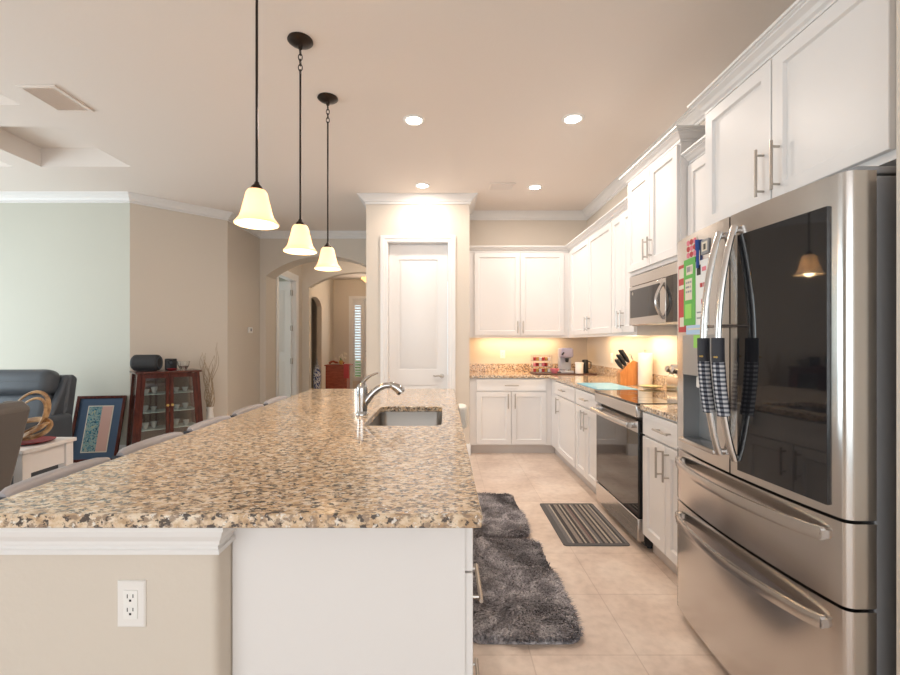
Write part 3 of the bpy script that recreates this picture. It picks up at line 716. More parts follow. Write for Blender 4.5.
upper_cab('small white upper cabinet between the microwave and the refrigerator', fu, (XU, XW-.002, 2.222, 2.728), UZ0, UZ1,
          [(2.475, 2.72, 2.51), (2.23, 2.469, 2.44)], 1.49, .15, crown_path=[(XU, 2.728), (XU, 2.225)])
XQ = 1.32; fq = Fr((XQ, 0, 0), (0, 1, 0), (-1, 0, 0))
tq = upper_cab('deep white two-door cabinet above the refrigerator', fq, (XQ, XW-.002, 1.172, 2.20), 1.835, 2.44,
          [(1.75, 2.19, 1.79), (1.285, 1.744, 1.705)], 1.985, .19, crown_path=[(XW-.002, 2.20), (XQ, 2.20), (XQ, 1.172)], crown_h=.075, crown_d=.068)
obj('side_panel', MB().box(XQ+.02, XW-.002, 2.2015, 2.2205, 1.36, 2.44), M['cab'], tq)
# light rails and warm strips under the wall cabinets
for nm, lab, b, la in (('under_cabinet_light', 'warm strip light under the back-wall upper cabinet', (.45, 1.45, YW-.16, YW-.13), (1.0, .03)),
                   ('under_cabinet_light', 'warm strip light under the narrow upper cabinet left of the microwave', (XW-.16, XW-.13, 3.54, 3.93), (.03, .39))):
    o = obj(nm, MB().box(b[0], b[1], b[2], b[3], UZ0+.015, UZ0+.0295), M['ledstrip']); tag(o, lab, 'strip light')
    area('strip_lamp', ((b[0]+b[1])/2, (b[2]+b[3])/2, UZ0+.012), (0, 0, 0), la[0], la[1], 3.6 if la[0] > .5 else 2.6, (1, .66, .36))
area('corner_strip_lamp', (XW-.145, 4.5, UZ0+.012), (0, 0, 0), .03, .9, 2.6, (1, .66, .36))
tag(obj('under_cabinet_light', MB().box(XW-.16, XW-.13, 4.05, 4.95, UZ0+.015, UZ0+.0295), M['ledstrip']), 'warm strip light under the corner upper cabinet of the right wall', 'strip light')
area('hood_lamp', (1.66, 2.95, 1.40), (0, 0, 0), .1, .3, 2.5, (1, .70, .40))

# ------------------------------------------------------------------ MICROWAVE
t = thing('microwave', 'stainless over-the-range microwave with a curved handle', 'microwave', (1.66, 3.1, 1.42))
obj('body', MB().box(1.485, XW-.002, 2.735, 3.475, 1.425, 1.81), M['steel'], t, bevel=.003)
mb = MB(); fbox(mb, Fr((1.485, 0, 0), (0, 1, 0), (-1, 0, 0)), 2.74, 3.47, 1.73, 1.808, .0005, .022); obj('top_panel', mb, M['steel'], t, bevel=.003)
f5 = Fr((1.485, 0, 0), (0, 1, 0), (-1, 0, 0))
mb = MB(); fbox(mb, f5, 2.90, 3.47, 1.43, 1.726, .0005, .024); d = obj('door', mb, M['steel'], t, bevel=.003)
mb = MB(); fbox(mb, f5, 2.985, 3.445, 1.485, 1.70, .0245, .027); obj('window', mb, M['glassblack'], d)
mb = MB(); pts = [f5.p(2.935, z, .026+.045*math.sin(PI*(z-1.455)/.24)) for z in [1.455+.24*k/12 for k in range(13)]]; mb.tube(pts, .011, 10); obj('handle', mb, M['steel'], d)
mb = MB(); fbox(mb, f5, 2.74, 2.896, 1.43, 1.726, .0005, .022); obj('control_panel', mb, M['glassblack'], t)
mb = MB(); mb.tube([f5.p(3.40, 1.672, .027), f5.p(3.40, 1.672, .0283)], .012, 20); obj('logo_badge', mb, M['nickel'], t)

# ------------------------------------------------------------------ RANGE
RX = 1.205; RY0, RY1 = 2.735, 3.493; fg = Fr((1.25, 0, 0), (0, 1, 0), (-1, 0, 0))
t = thing('range', 'stainless electric range with black glass oven door between the right-wall cabinets', 'range', (1.5, 3.1, 0))
obj('body', MB().box(1.25, XW-.03, RY0, RY1, .03, .905), M['black'], t)
mb = MB()
for x in (1.30, 1.78):
    for y in (RY0+.05, RY1-.05): mb.tube([(x, y, 0), (x, y, .031)], .018, 10)
obj('feet', mb, M['black'], t)
mb = MB(); mb.box(1.195, XW-.09, RY0, RY1, .9055, .919); obj('cooktop', mb, M['glassblack'], t, bevel=.002)
mb = MB()
for cx, cy, r in ((1.36, 2.93, .10), (1.36, 3.29, .075), (1.60, 2.93, .075), (1.60, 3.29, .10)):
    mb.tube([(cx+r*math.cos(2*PI*k/40), cy+r*math.sin(2*PI*k/40), .9192) for k in range(40)], .0006, 4, closed=True)
obj('burner_rings', mb, C_['grey'], t)
mb = MB(); fbox(mb, fg, RY0, RY1, .828, .905, .0005, .055); obj('front_panel', mb, M['steel'], t, bevel=.006)
mb = MB(); fbox(mb, fg, RY0+.003, RY1-.003, .205, .806, .0005, .042); d = obj('oven_door', mb, M['glassblack'], t, bevel=.004)
mb = MB(); fbox(mb, fg, RY0+.003, RY1-.003, .735, .806, .0425, .047); obj('door_trim', mb, M['steel'], d)
mb = MB(); pts = [fg.p(RY0+.045+(RY1-RY0-.09)*k/16, .775, .09+.012*math.sin(PI*k/16)) for k in range(17)]; mb.tube(pts, .014, 10, flatz=1.3)
for y in (RY0+.055, RY1-.055): mb.box(1.25-.098, 1.25-.044, y-.014, y+.014, .757, .793, .004)
obj('handle', mb, M['steel'], d)
mb = MB(); fbox(mb, fg, RY0+.003, RY1-.003, .055, .198, .0005, .045); d = obj('storage_drawer', mb, M['steel'], t, bevel=.005)
mb = MB(); mb.prism_y([(XW-.09, .91), (XW-.004, .91), (XW-.004, 1.125), (XW-.055, 1.125), (XW-.085, 1.03), (XW-.09, .96)], RY0, RY1); obj('backguard', mb, M['steel'], t, bevel=.004)
for k, y in enumerate((3.44, 3.35, 2.86, 2.78)):
    c = Vector((XW-.07, y, 1.078)); dirv = Vector((-.95, 0, .3)).normalized()
    mb = MB().tube([c, c+dirv*.012], .032, 20).tube([c+dirv*.01, c+dirv*.05], [.026, .024], 20); obj('knob', mb, M['steel'] if k % 2 else M['nickel'], t)
mb = MB(); c = Vector((XW-.072, 3.09, 1.078)); mb.box(XW-.079, XW-.07, 2.95, 3.26, 1.05, 1.11); obj('display', mb, M['glassblack'], t)

# ------------------------------------------------------------------ REFRIGERATOR
FY0, FY1 = 1.215, 2.118; FM = 1.662
def xf(y):
    d = (y-FM)/.44; return 1.080+.030*d*d+.004*abs(d)**8
t = thing('refrigerator', 'large stainless french-door refrigerator with a dark glass panel door', 'refrigerator', (1.5, FM, 0))
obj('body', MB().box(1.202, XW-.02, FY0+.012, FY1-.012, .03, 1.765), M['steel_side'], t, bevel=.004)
obj('feet', MB().box(1.26, 1.34, FY0+.03, FY0+.1, 0, .031).box(1.26, 1.34, FY1-.1, FY1-.03, 0, .031).box(1.7, 1.8, FY0+.03, FY0+.1, 0, .031).box(1.7, 1.8, FY1-.1, FY1-.03, 0, .031), M['black'], t)
for y0, y1 in ((FY0+.01, FY0+.11), (FY1-.11, FY1-.01)):
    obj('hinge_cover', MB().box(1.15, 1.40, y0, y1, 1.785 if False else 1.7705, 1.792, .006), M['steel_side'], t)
def fridge_panel(y0, y1, z0, z1, xb=1.195, hole=None, rnd=(0, 0)):
    N = 16; ysl = [y0+(y1-y0)*k/N for k in range(N+1)]
    if rnd[0]: ysl[1:1] = [y0+.004, y0+.010, y0+.018]
    if rnd[1]: ysl[-1:-1] = [y1-.018, y1-.010, y1-.004]
    def X(y):
        x = xf(y)
        for on, e in ((rnd[0], y-y0), (rnd[1], y1-y)):
            if on and e < .022: x += .022-math.sqrt(max(0, .022**2-(.022-e)**2))
        return x
    zl = [z0, z1]
    if hole: ysl = sorted(set([y for y in ysl if abs(y-hole[0]) > .004 and abs(y-hole[1]) > .004]+[hole[0], hole[1]])); zl = [z0, hole[2], hole[3], z1]
    mb = MB(); V = [[mb.bm.verts.new((X(y), y, z)) for z in zl] for y in ysl]; B = [[mb.bm.verts.new((xb, y, z)) for z in zl] for y in ysl]
    nz = len(zl)
    for i in range(len(ysl)-1):
        ym = (ysl[i]+ysl[i+1])/2
        for j in range(nz-1):
            if hole and j == 1 and hole[0] < ym < hole[1]: continue
            mb.bm.faces.new((V[i][j], V[i+1][j], V[i+1][j+1], V[i][j+1]))
            mb.bm.faces.new((B[i][j], B[i][j+1], B[i+1][j+1], B[i+1][j]))
        mb.bm.faces.new((V[i][0], B[i][0], B[i+1][0], V[i+1][0])); mb.bm.faces.new((V[i][-1], V[i+1][-1], B[i+1][-1], B[i][-1]))
    for j in range(nz-1):
        mb.bm.faces.new((V[0][j], V[0][j+1], B[0][j+1], B[0][j])); mb.bm.faces.new((V[-1][j], B[-1][j], B[-1][j+1], V[-1][j+1]))
    return mb
def curved_plate(y0, y1, z0, z1, off0, off1, n=10):
    mb = MB(); N = n; A = []
    for k in range(N+1):
        y = y0+(y1-y0)*k/N; A.append([mb.bm.verts.new((xf(y)-o, y, z)) for o, z in ((off0, z0), (off1, z0), (off1, z1), (off0, z1))])
    for a, b in zip(A, A[1:]):
        for j in range(4): mb.bm.faces.new((a[j], a[(j+1) % 4], b[(j+1) % 4], b[j]))
    mb.bm.faces.new(A[0]); mb.bm.faces.new(A[-1][::-1]); return mb
DZ0, DZ1 = .806, 1.775
HO = (1.745, 2.02, .862, 1.155)
dl = obj('door', fridge_panel(FM+.004, FY1, DZ0, DZ1, rnd=(0, 1), hole=HO), M['steel'], t, ang=30)
dr = obj('door', fridge_panel(FY0, FM-.004, DZ0, DZ1, rnd=(1, 0)), M['steel'], t, ang=30); dr['label'] = 'door with a large dark glass panel'
dw1 = obj('drawer', fridge_panel(FY0, FY1, .562, .796, rnd=(1, 1)), M['steel'], t, ang=30)
dw2 = obj('drawer', fridge_panel(FY0, FY1, .045, .552, rnd=(1, 1)), M['steel'], t, ang=30)
o = obj('glass_panel', MB().prism([(1.073, 1.61), (1.098, 1.262), (1.108, 1.262), (1.083, 1.61)], .832, 1.69), M['glassblack'], dr)
# dispenser
mb = MB(); xb = 1.17
for (a, b, c, d_) in ((HO[0], HO[0]+.002, HO[2], HO[3]), (HO[1]-.002, HO[1], HO[2], HO[3])): mb.box(1.098, xb, a, b, c, d_)
mb.box(1.098, xb, HO[0]+.002, HO[1]-.002, HO[2], HO[2]+.006).box(1.098, xb, HO[0]+.002, HO[1]-.002, HO[3]-.003, HO[3]).box(xb, xb+.004, HO[0], HO[1], HO[2], HO[3])
M['recess'] = mat('dispenser_grey', (.36, .37, .38), .35, .6)
o = obj('dispenser_recess', mb, M['recess'], dl)
obj('dispenser_panel', curved_plate(HO[0], HO[1], HO[3], 1.33, .0005, .005), mat('dispenser_panel', (.40, .40, .40), .3, .7), dl)
obj('dispenser_tray', MB().box(1.072, 1.168, HO[0]+.01, HO[1]-.01, HO[2]-.012, HO[2]+.008, .004), M['steel'], dl)
obj('dispenser_nozzle', MB().box(1.104, 1.15, 1.85, 1.93, 1.10, 1.151, .006), M['white'], dl)
# door handles: bowed bars
def vhandle(y, parent):
    mb = MB(); pts = []
    for k in range(25):
        s = k/24; z = .865+.86*s; pts.append((xf(y)-.012-.062*math.sin(PI*s)**.8, y, z))
    mb.tube(pts, .0145, 12, flatz=.8)
    mb.tube([(xf(y), y, .875), (xf(y)-.02, y, .878)], .012, 10); mb.tube([(xf(y), y, 1.712), (xf(y)-.02, y, 1.71)], .012, 10)
    mb.tube([(xf(y)+.0, y, 1.36), (xf(y)-.07, y, 1.36)], .006, 10)
    return obj('handle', mb, M['steel'], parent), pts
h1, P1 = vhandle(FM+.045, dl); h2, P2 = vhandle(FM-.045, dr)
def hhandle(z, parent, zb):
    mb = MB(); pts = []
    y0, y1 = FY0+.055, FY1-.055
    for k in range(25):
        s = k/24; y = y0+(y1-y0)*s; pts.append((xf(y)-.012-.045*math.sin(PI*s)**.6, y, z))
    R_ = [Vector(p) for p in pts]; rings = []
    for p in R_: rings.append([mb.bm.verts.new(p+Vector(q)) for q in ((-.007, 0, .017), (-.010, 0, .0), (-.007, 0, -.020), (.005, 0, -.020), (.006, 0, .017))])
    for a, b in zip(rings, rings[1:]):
        for j in range(5): mb.bm.faces.new((a[j], a[(j+1) % 5], b[(j+1) % 5], b[j]))
    mb.bm.faces.new(rings[0]); mb.bm.faces.new(rings[-1][::-1])
    for y in (y0+.006, y1-.006): mb.box(xf(y)-.02, xf(y)+.004, y-.012, y+.012, z-.014, z+.010)
    return obj('handle', mb, M['steel'], parent)
hhandle(.748, dw1, 0); hhandle(.492, dw2, 0)
# cloth covers on the handles
def cover(y, pts, lab):
    c = Vector((xf(y)-.07, y, 1.1)); t = thing('handle_cover', lab, 'handle cover', c, 0, 'cloth covers on the refrigerator door handles')
    def seg(za, zb, r):
        z = za; ps = []
        n = 8
        for k in range(n+1):
            z = za+(zb-za)*k/n; s = (z-.865)/.86; ps.append((xf(y)-.012-.062*math.sin(PI*s)**.8, y, z))
        return MB().tube(ps, r, 14)
    obj('plain_band', seg(1.315, 1.225, .0215), C_['charcoal'], t)
    obj('gingham_sleeve', seg(1.2255, 1.03, .022), M['gingham'], t)
    mb = MB()
    for k in range(3): mb.lathe([(.001, -.004), (.004, -.002), (.004, .002), (.001, .004)], (xf(y)-.012-.062*math.sin(PI*.42)**.8-.018, y-.011+.011*k-.008, 1.245), 8)
    obj('trim_beads', mb, C_['gold'], t)
cover(FM+.045, P1, 'navy gingham cloth cover on the handle of the far refrigerator door with the dispenser')
cover(FM-.045, P2, 'navy gingham cloth cover on the handle of the near refrigerator door with dark glass')
# papers and magnets on the far door
def paper(name, lab, cat, y0, y1, z0, z1, m, off=.0006, th=.0015, bits=(), g='papers and magnets on the refrigerator door'):
    y0 -= .035; y1 -= .035
    t = thing(name, lab, cat, (xf((y0+y1)/2)-off, (y0+y1)/2, z0), 0, g)
    obj('sheet', curved_plate(y0, y1, z0, z1, off, off+th, 4), m, t)
    for a, b, c, d, mm, *nm in bits:     # fractions: u from far edge (left as seen), v from the top
        obj('print' if not nm else nm[0], curved_plate(y1-(y1-y0)*b, y1-(y1-y0)*a, z1-(z1-z0)*d, z1-(z1-z0)*c, off+th, off+th+.0006, 3), C_[mm], t)
paper('flyer', 'red flyer at the far edge of the refrigerator door', 'flyer', 2.03, 2.112, 1.345, 1.655, C_['red'], bits=[(.1, .9, .05, .2, 'cream'), (.1, .85, .3, .36, 'cream'), (.2, .8, .78, .92, 'cream')])
paper('flyer', 'bright green flyer with white text panel clipped on the refrigerator door', 'flyer', 1.935, 2.045, 1.375, 1.67, C_['green'], .0026, bits=[(.25, .8, .1, .24, 'cream'), (.3, .7, .12, .2, 'grey'), (.15, .75, .3, .62, 'cream'), (.2, .7, .34, .37, 'grey'), (.2, .65, .41, .44, 'grey'), (.2, .7, .48, .51, 'grey'), (.15, .7, .68, .9, 'lime')])
paper('letter', 'white sheet with black emblem and pink marks on the refrigerator door', 'paper', 1.835, 1.94, 1.345, 1.645, M['paper'], .0006, bits=[(.15, .45, .06, .2, 'black'), (.55, .85, .1, .16, 'pink'), (.4, .6, .32, .38, 'red'), (.65, .8, .32, .38, 'red'), (.5, .7, .55, .62, 'red'), (.15, .85, .72, .74, 'grey'), (.15, .85, .8, .82, 'grey')])
paper('letter', 'pale blue printed sheet below the green flyer on the refrigerator door', 'paper', 1.86, 2.02, 1.333, 1.373, C_['lightblue'], .0026, bits=[(.1, .9, .3, .5, 'cream')])
paper('magnet_clip', 'small bright green magnet clip below the papers on the refrigerator door', 'magnet', 1.885, 1.935, 1.275, 1.33, C_['lime'], .0055, .006)
paper('photo_magnet', 'small grey square photo magnet at the upper part of the refrigerator door', 'magnet', 1.828, 1.885, 1.665, 1.725, C_['grey'], .0006, .005, bits=[(.15, .85, .15, .8, 'cream'), (.3, .7, .3, .7, 'black')])
yb = 1.872
mb = MB().tube([(xf(yb)-.008, yb, 1.615), (xf(yb)-.008, yb, 1.735)], .006, 10).box(xf(yb)-.018, xf(yb)-.0005, yb-.002, yb+.002, 1.69, 1.735)
tag(obj('marker_pen', mb, C_['blue']), 'blue marker pen clipped to the refrigerator door', 'pen', 'papers and magnets on the refrigerator door')
t = thing('flower_magnet', 'pink and red flower-patterned magnet sheet at the top of the refrigerator door', 'magnet', (xf(1.935), 1.935, 1.7), 0, 'papers and magnets on the refrigerator door')
obj('backing', curved_plate(1.89, 1.98, 1.672, 1.755, .0006, .002, 4), C_['cream'], t)
for i in range(3):
    for j in range(3):
        y = 1.905+.03*i; z = 1.686+.027*j; obj('flower', MB().tube([(xf(y)-.002, y, z), (xf(y)-.0045, y, z)], .0125, 10), C_['red'] if (i+j) % 2 else C_['pink'], t)

# ------------------------------------------------------------------ COUNTER ITEMS
Z = CZ+.0006
# glass board
o = obj('glass_cutting_board', MB().prism(rrect(1.235, 1.56, 3.52, 4.10, .02), Z, Z+.006), mat('pale_blue_glass', (.16, .42, .58), .4)); tag(o, 'pale blue glass cutting board lying on the counter left of the range', 'cutting board')
# knife block
kx, ky = 1.655, 3.98
t = thing('knife_block', 'orange wooden knife block full of black-handled knives by the right wall', 'knife block', (kx, ky, Z), math.radians(-8))
mb = MB().prism_x([(-.08, 0), (.07, 0), (.09, .06), (.045, .235), (-.075, .17)], -.055, .055)
mb = MB(); pr = [(-.075, 0), (.07, 0), (.09, .03), (.09, .20), (.035, .225), (-.075, .11)]
mb.prism_y(pr, -.055, .055); obj('block', mb, M['orangewood'], t, world=False, bevel=.004)
nrm = Vector((-.52, 0, .855)); du = Vector((.69, 0, .72))
for r_ in range(3):
    for c_ in range(4):
        if r_ == 0 and c_ > 2: continue
        p = Vector((-.045+.028*r_, -.04+.026*c_, .145+.029*r_))
        mb = MB().tube([p, p+nrm*.02], .006, 6); L = .085+.016*r_
        mb.tube([p+nrm*.015, p+nrm*.04, p+nrm*L, p+nrm*(L+.015)], [.009, .011, .0115, .008], 8, flatz=1.3); k_ = obj('knife_handle', mb, M['black'], t, world=False)
mb = MB().tube([(.05, 0, .215), (.035, 0, .27), (.02, 0, .275)], .004, 8); obj('steel_rod', mb, M['chrome'], t, world=False)
# paper towels
t = thing('paper_towel_roll', 'white paper towel roll standing on a holder right of the knife block', 'paper towel', (1.765, 3.86, Z))
obj('holder', MB().lathe([(.062, 0), (.062, .008), (.008, .010), (.006, .30), (.010, .302), (.008, .315), (.001, .318)], (1.765, 3.86, Z), 24), M['nickel'], t)
obj('roll', MB().lathe([(.018, .011), (.058, .011), (.059, .014), (.059, .285), (.058, .288), (.018, .288)], (1.765, 3.86, Z), 32, closed=True), M['towelp'], t)
# spoon rest / shallow dish
o = obj('serving_dish', MB().lathe([(.02, 0), (.05, .002), (.085, .014), (.09, .02), (.085, .021), (.05, .008), (.02, .006)], (1.70, 3.62, Z+.0065), 28), mat('olive_dish', (.50, .46, .28), .3)); tag(o, 'shallow olive-yellow dish beside the range', 'dish')
# tray with the coffee things
o = obj('serving_tray', MB().prism(rrect(1.07, 1.80, 5.15, 5.52, .02), Z, Z+.012), mat('tray_dark', (.10, .045, .035), .4), bevel=.003); tag(o, 'dark flat tray under the coffee maker on the back counter', 'tray')
ZT = Z+.0126
# pod rack
t = thing('coffee_pod_rack', 'wire rack full of coffee pods on the back counter left of the coffee maker', 'pod rack', (.98, 5.40, ZT))
mb = MB(); x0, x1, y0, y1 = 1.09, 1.24, 5.36, 5.48
x0, x1 = 1.085, 1.315
for z in (0, .07, .14, .20):
    mb.tube([(x0, y0, ZT+z+.003), (x1, y0, ZT+z+.003), (x1, y1, ZT+z+.003), (x0, y1, ZT+z+.003)], .0028, 6, closed=True)
for x, y in ((x0, y0), (x1, y0), (x1, y1), (x0, y1)): mb.tube([(x, y, ZT), (x, y, ZT+.215)], .0032, 6)
obj('wire_frame', mb, M['nickel'], t)
pc = [C_['red'], C_['cream'], C_['gold'], C_['pink'], M['paper'], C_['darkred']]
for k in range(3):
    for i in range(6):
        for j in range(2):
            o = obj('coffee_pod', MB().lathe([(.013, 0), (.017, .034), (.02, .036), (.02, .039)], (0, 0, 0), 14), pc[(i*2+j+k*3) % 6])
            o.location = (x0+.022+.0355*i, y0+.025+.055*j, ZT+.0065+.07*k)
            o.rotation_euler = (0, 0, i)
            tag(o, 'small coffee pod with coloured lid in the wire rack on the back counter', 'coffee pod', 'coffee pods in the wire rack')
o = obj('bowl', MB().lathe([(.025, 0), (.03, .004), (.05, .04), (.056, .055), (.052, .055), (.04, .03), (.01, .008)], (1.32, 5.25, ZT), 24), C_['pink']); tag(o, 'small pink bowl in front of the pod rack', 'bowl')
# coffee machine
t = thing('coffee_machine', 'silver-grey capsule coffee machine on the back counter tray', 'coffee machine', (1.485, 5.33, ZT))
obj('base', MB().box(1.39, 1.550, 5.24, 5.45, ZT, ZT+.03, .008), C_['silver'], t)
obj('body', MB().box(1.405, 1.545, 5.33, 5.45, ZT+.028, ZT+.295, .02, 4), C_['silver'], t)
obj('brew_head', MB().box(1.40, 1.545, 5.235, 5.40, ZT+.185, ZT+.30, .025, 4), C_['lav'], t)
obj('lever', MB().tube([(1.485, 5.30, ZT+.27), (1.435, 5.25, ZT+.255), (1.405, 5.22, ZT+.225)], [.01, .009, .012], 10), M['black'], t)
obj('spout', MB().lathe([(.016, 0), (.02, .02), (.02, .05)], (1.475, 5.28, ZT+.13), 16), M['black'], t)
obj('drip_tray', MB().lathe([(.045, 0), (.045, .012), (.038, .013)], (1.480, 5.285, ZT+.0305), 20), M['chrome'], t)
# canister + black thing
t = thing('canister', 'white round canister with a lid beside the coffee machine', 'canister', (1.605, 5.22, ZT))
obj('jar', MB().lathe([(.045, 0), (.047, .004), (.047, .105), (.046, .11)], (1.605, 5.22, ZT), 24), M['white'], t)
obj('lid', MB().lathe([(.05, .111), (.051, .115), (.051, .128), (.045, .132), (.01, .133)], (1.605, 5.22, ZT), 24), M['paper'], t)
t = thing('milk_frother', 'black milk frother with handle behind the white canister', 'frother', (1.700, 5.30, ZT))
obj('jug', MB().lathe([(.04, 0), (.04, .02), (.036, .024), (.036, .15), (.03, .16), (.005, .163)], (1.700, 5.30, ZT), 20), M['black'], t)
obj('handle', MB().tube([(1.735, 5.29, ZT+.14), (1.765, 5.285, ZT+.13), (1.765, 5.285, ZT+.06), (1.735, 5.29, ZT+.05)], .006, 8), M['black'], t)

# ------------------------------------------------------------------ RUGS
def rug(name, lab, x0, x1, y0, y1, n, seedv):
    rnd = random.Random(seedv); ox, oy = (x0+x1)/2, (y0+y1)/2
    out = rrect(x0-ox, x1-ox, y0-oy, y1-oy, .07, 5)
    verts = [(x, y, .001) for x, y in out]+[(x*.99, y*.99, .012) for x, y in out]; m = len(out)
    faces = [tuple(range(m))[::-1], tuple(range(m, 2*m))]+[(i, (i+1) % m, m+(i+1) % m, m+i) for i in range(m)]
    hw, hh = (x1-x0)/2, (y1-y0)/2
    def inside(x, y):
        ax, ay = abs(x)-(hw-.07), abs(y)-(hh-.07)
        return not (ax > 0 and ay > 0 and ax*ax+ay*ay > .0049)
    for _ in range(n):
        x = rnd.uniform(-hw, hw); y = rnd.uniform(-hh, hh)
        if not inside(x, y): continue
        a = math.sin(x*11+seedv)*1.6+math.cos(y*8+x*5)*1.8+rnd.uniform(-.9, .9); L = rnd.uniform(.018, .040); hgt = rnd.uniform(.014, .034); wd = .003
        dx, dy = math.cos(a), math.sin(a); px, py = -dy*wd, dx*wd; b = len(verts)
        verts += [(x-px, y-py, .008), (x+px, y+py, .008), (x+dx*L*.35-px, y+dy*L*.35-py, .010+hgt*.75), (x+dx*L*.35+px, y+dy*L*.35+py, .010+hgt*.75), (x+dx*L, y+dy*L, .008+hgt)]
        faces += [(b, b+1, b+3, b+2), (b+2, b+3, b+4)]
    me = bpy.data.meshes.new(name); me.from_pydata(verts, [], faces); me.materials.append(M['shag'])
    o = bpy.data.objects.new(name, me); COL.objects.link(o); o.location = (ox, oy, 0); tag(o, lab, 'rug', 'grey shaggy rugs beside the island'); return o
rug('shag_rug', 'nearer dark grey shaggy rug on the floor along the island', .10, .605, 1.89, 2.85, 26000, 3)
rug('shag_rug', 'farther dark grey shaggy rug along the island, partly behind the nearer one', .09, .575, 2.905, 3.70, 20000, 8)
t = thing('kitchen_mat', 'striped grey and tan flat mat on the floor in front of the range', 'mat', (.977, 3.165, 0))
obj('border', MB().prism(rrect(.765, 1.19, 2.80, 3.53, .02), .0005, .006), M['matborder'], t)
obj('striped_field', MB().box(.80, 1.18, 2.83, 3.50, .0055, .0075), M['stripes'], t)

# ------------------------------------------------------------------ STOOLS
def stool(y, lab, src=None):
    loc = (-1.095, y, 0)
    if src:
        c = copy_tree(src); c.location = loc; c['label'] = lab; return c
    t = thing('bar_stool', lab, 'bar stool', loc, 0, 'low-backed stools along the island')
    obj('seat', MB().box(-.19, .19, -.19, .19, .60, .665, .022, 4), M['stoolgrey'], t, world=False)
    # curved padded back
    mb = MB(); rings = []
    for k in range(13):
        s = k/12*2-1; y_ = .196*s; x_ = -.185+.018*abs(s)**3
        pts = []
        for a in range(16):
            ang = 2*PI*a/16; ca, sa = math.cos(ang), math.sin(ang)
            ex = abs(ca)**.6*math.copysign(1, ca)*.026; ez = abs(sa)**.35*math.copysign(1, sa)*.085
            e = 1 if abs(s) < .95 else .7
            pts.append(mb.bm.verts.new((x_+ex*e, y_, .794+ez*(1 if abs(s) < .95 else .93)-.004*s*s)))
        rings.append(pts)
    for a, b in zip(rings, rings[1:]):
        for j in range(16): mb.bm.faces.new((a[j], a[(j+1) % 16], b[(j+1) % 16], b[j]))
    mb.bm.faces.new(rings[0]); mb.bm.faces.new(rings[-1][::-1])
    obj('backrest', mb, M['stoolgrey'], t, world=False, ang=60)
    for sy in (-1, 1):
        obj('back_post', MB().tube([(-.175, .17*sy, .60), (-.19, .17*sy, .72), (-.20, .19*sy, .80)], .011, 8), M['stooldark'], t, world=False)
        obj('end_cap', MB().box(-.196, -.142, .1985*sy-.003, .1985*sy+.003, .72, .858, .003), M['stooldark'], t, world=False)
    for sx in (-1, 1):
        for sy in (-1, 1): obj('leg', MB().tube([(.15*sx, .15*sy, .60), (.19*sx, .185*sy, 0)], [.016, .012], 10), M['stooldark'], t, world=False)
    obj('footrest', MB().tube([(.178, -.178, .2), (.178, .178, .2), (-.178, .178, .2), (-.178, -.178, .2)], .008, 8, closed=True), M['nickel'], t, world=False)
    return t
s0 = stool(1.45, 'nearest low-backed grey stool tucked at the island, in front of the white table')
for y, lab in ((1.91, 'second nearest low-backed grey stool at the island, in front of the leaning picture'),
               (2.38, 'middle low-backed grey stool at the island, in front of the glass curio cabinet'),
               (2.85, 'fourth low-backed grey stool from the near end of the island'),
               (3.32, 'farthest low-backed grey stool at the island, nearest the hall arch')): stool(y, lab, s0)

# ------------------------------------------------------------------ LIVING ROOM
def recliner(lab, loc, rz, m, tilt=.2, w_=.92):
    t = thing('recliner', lab, 'recliner', loc, rz)
    hw = w_/2
    obj('base', MB().box(-hw+.17, hw-.17, -.42, .30, .05, .30, .02, 3), m, t, world=False)
    for s in (-1, 1):
        mb = MB().box(min(s*hw, s*(hw-.17)), max(s*hw, s*(hw-.17)), -.45, .28, .04, .60, .05, 5); obj('armrest', mb, m, t, world=False)
    obj('seat', MB().box(-hw+.175, hw-.175, -.46, .12, .30, .47, .05, 5), m, t, world=False)
    def leaned(mb): mb.bm.transform(Matrix.Translation((0, .18, .42)) @ Matrix.Rotation(-tilt, 4, 'X') @ Matrix.Translation((0, -.18, -.42))); return mb
    obj('backrest', leaned(MB().box(-hw+.15, hw-.15, .06, .24, .45, .80, .06, 6)), m, t, world=False)
    obj('headrest', leaned(MB().box(-hw+.13, hw-.13, .02, .23, .775, 1.03, .085, 8)), m, t, world=False)
    obj('back_shell', leaned(MB().prism_x([(.20, .25), (.33, .25), (.31, .97), (.24, 1.0), (.20, .95)], -hw+.06, hw-.06)), m, t, world=False, bevel=.02)
    for s in (-1, 1): obj('wing', leaned(MB().prism_x([(.04, .50), (.26, .45), (.27, .98), (.20, .99)], s*(hw-.115)-.035, s*(hw-.115)+.035)), m, t, world=False, bevel=.02)
    mb = MB().tube([(-hw+.2, .225-.205, .905), (hw-.2, .225-.205, .905)], .0025, 6); obj('seam', leaned(mb), C_['seam'], t, world=False)
    return t
recliner('dark slate-blue leather recliner against the far living room wall, behind the wooden sculpture', (-4.10, 4.05, 0), math.radians(6), M['leather_blue'])
recliner('taupe-grey leather recliner at the left edge, nearest the island', (-2.915, 2.23, 0), -PI/2, M['leather_taupe'], .28)
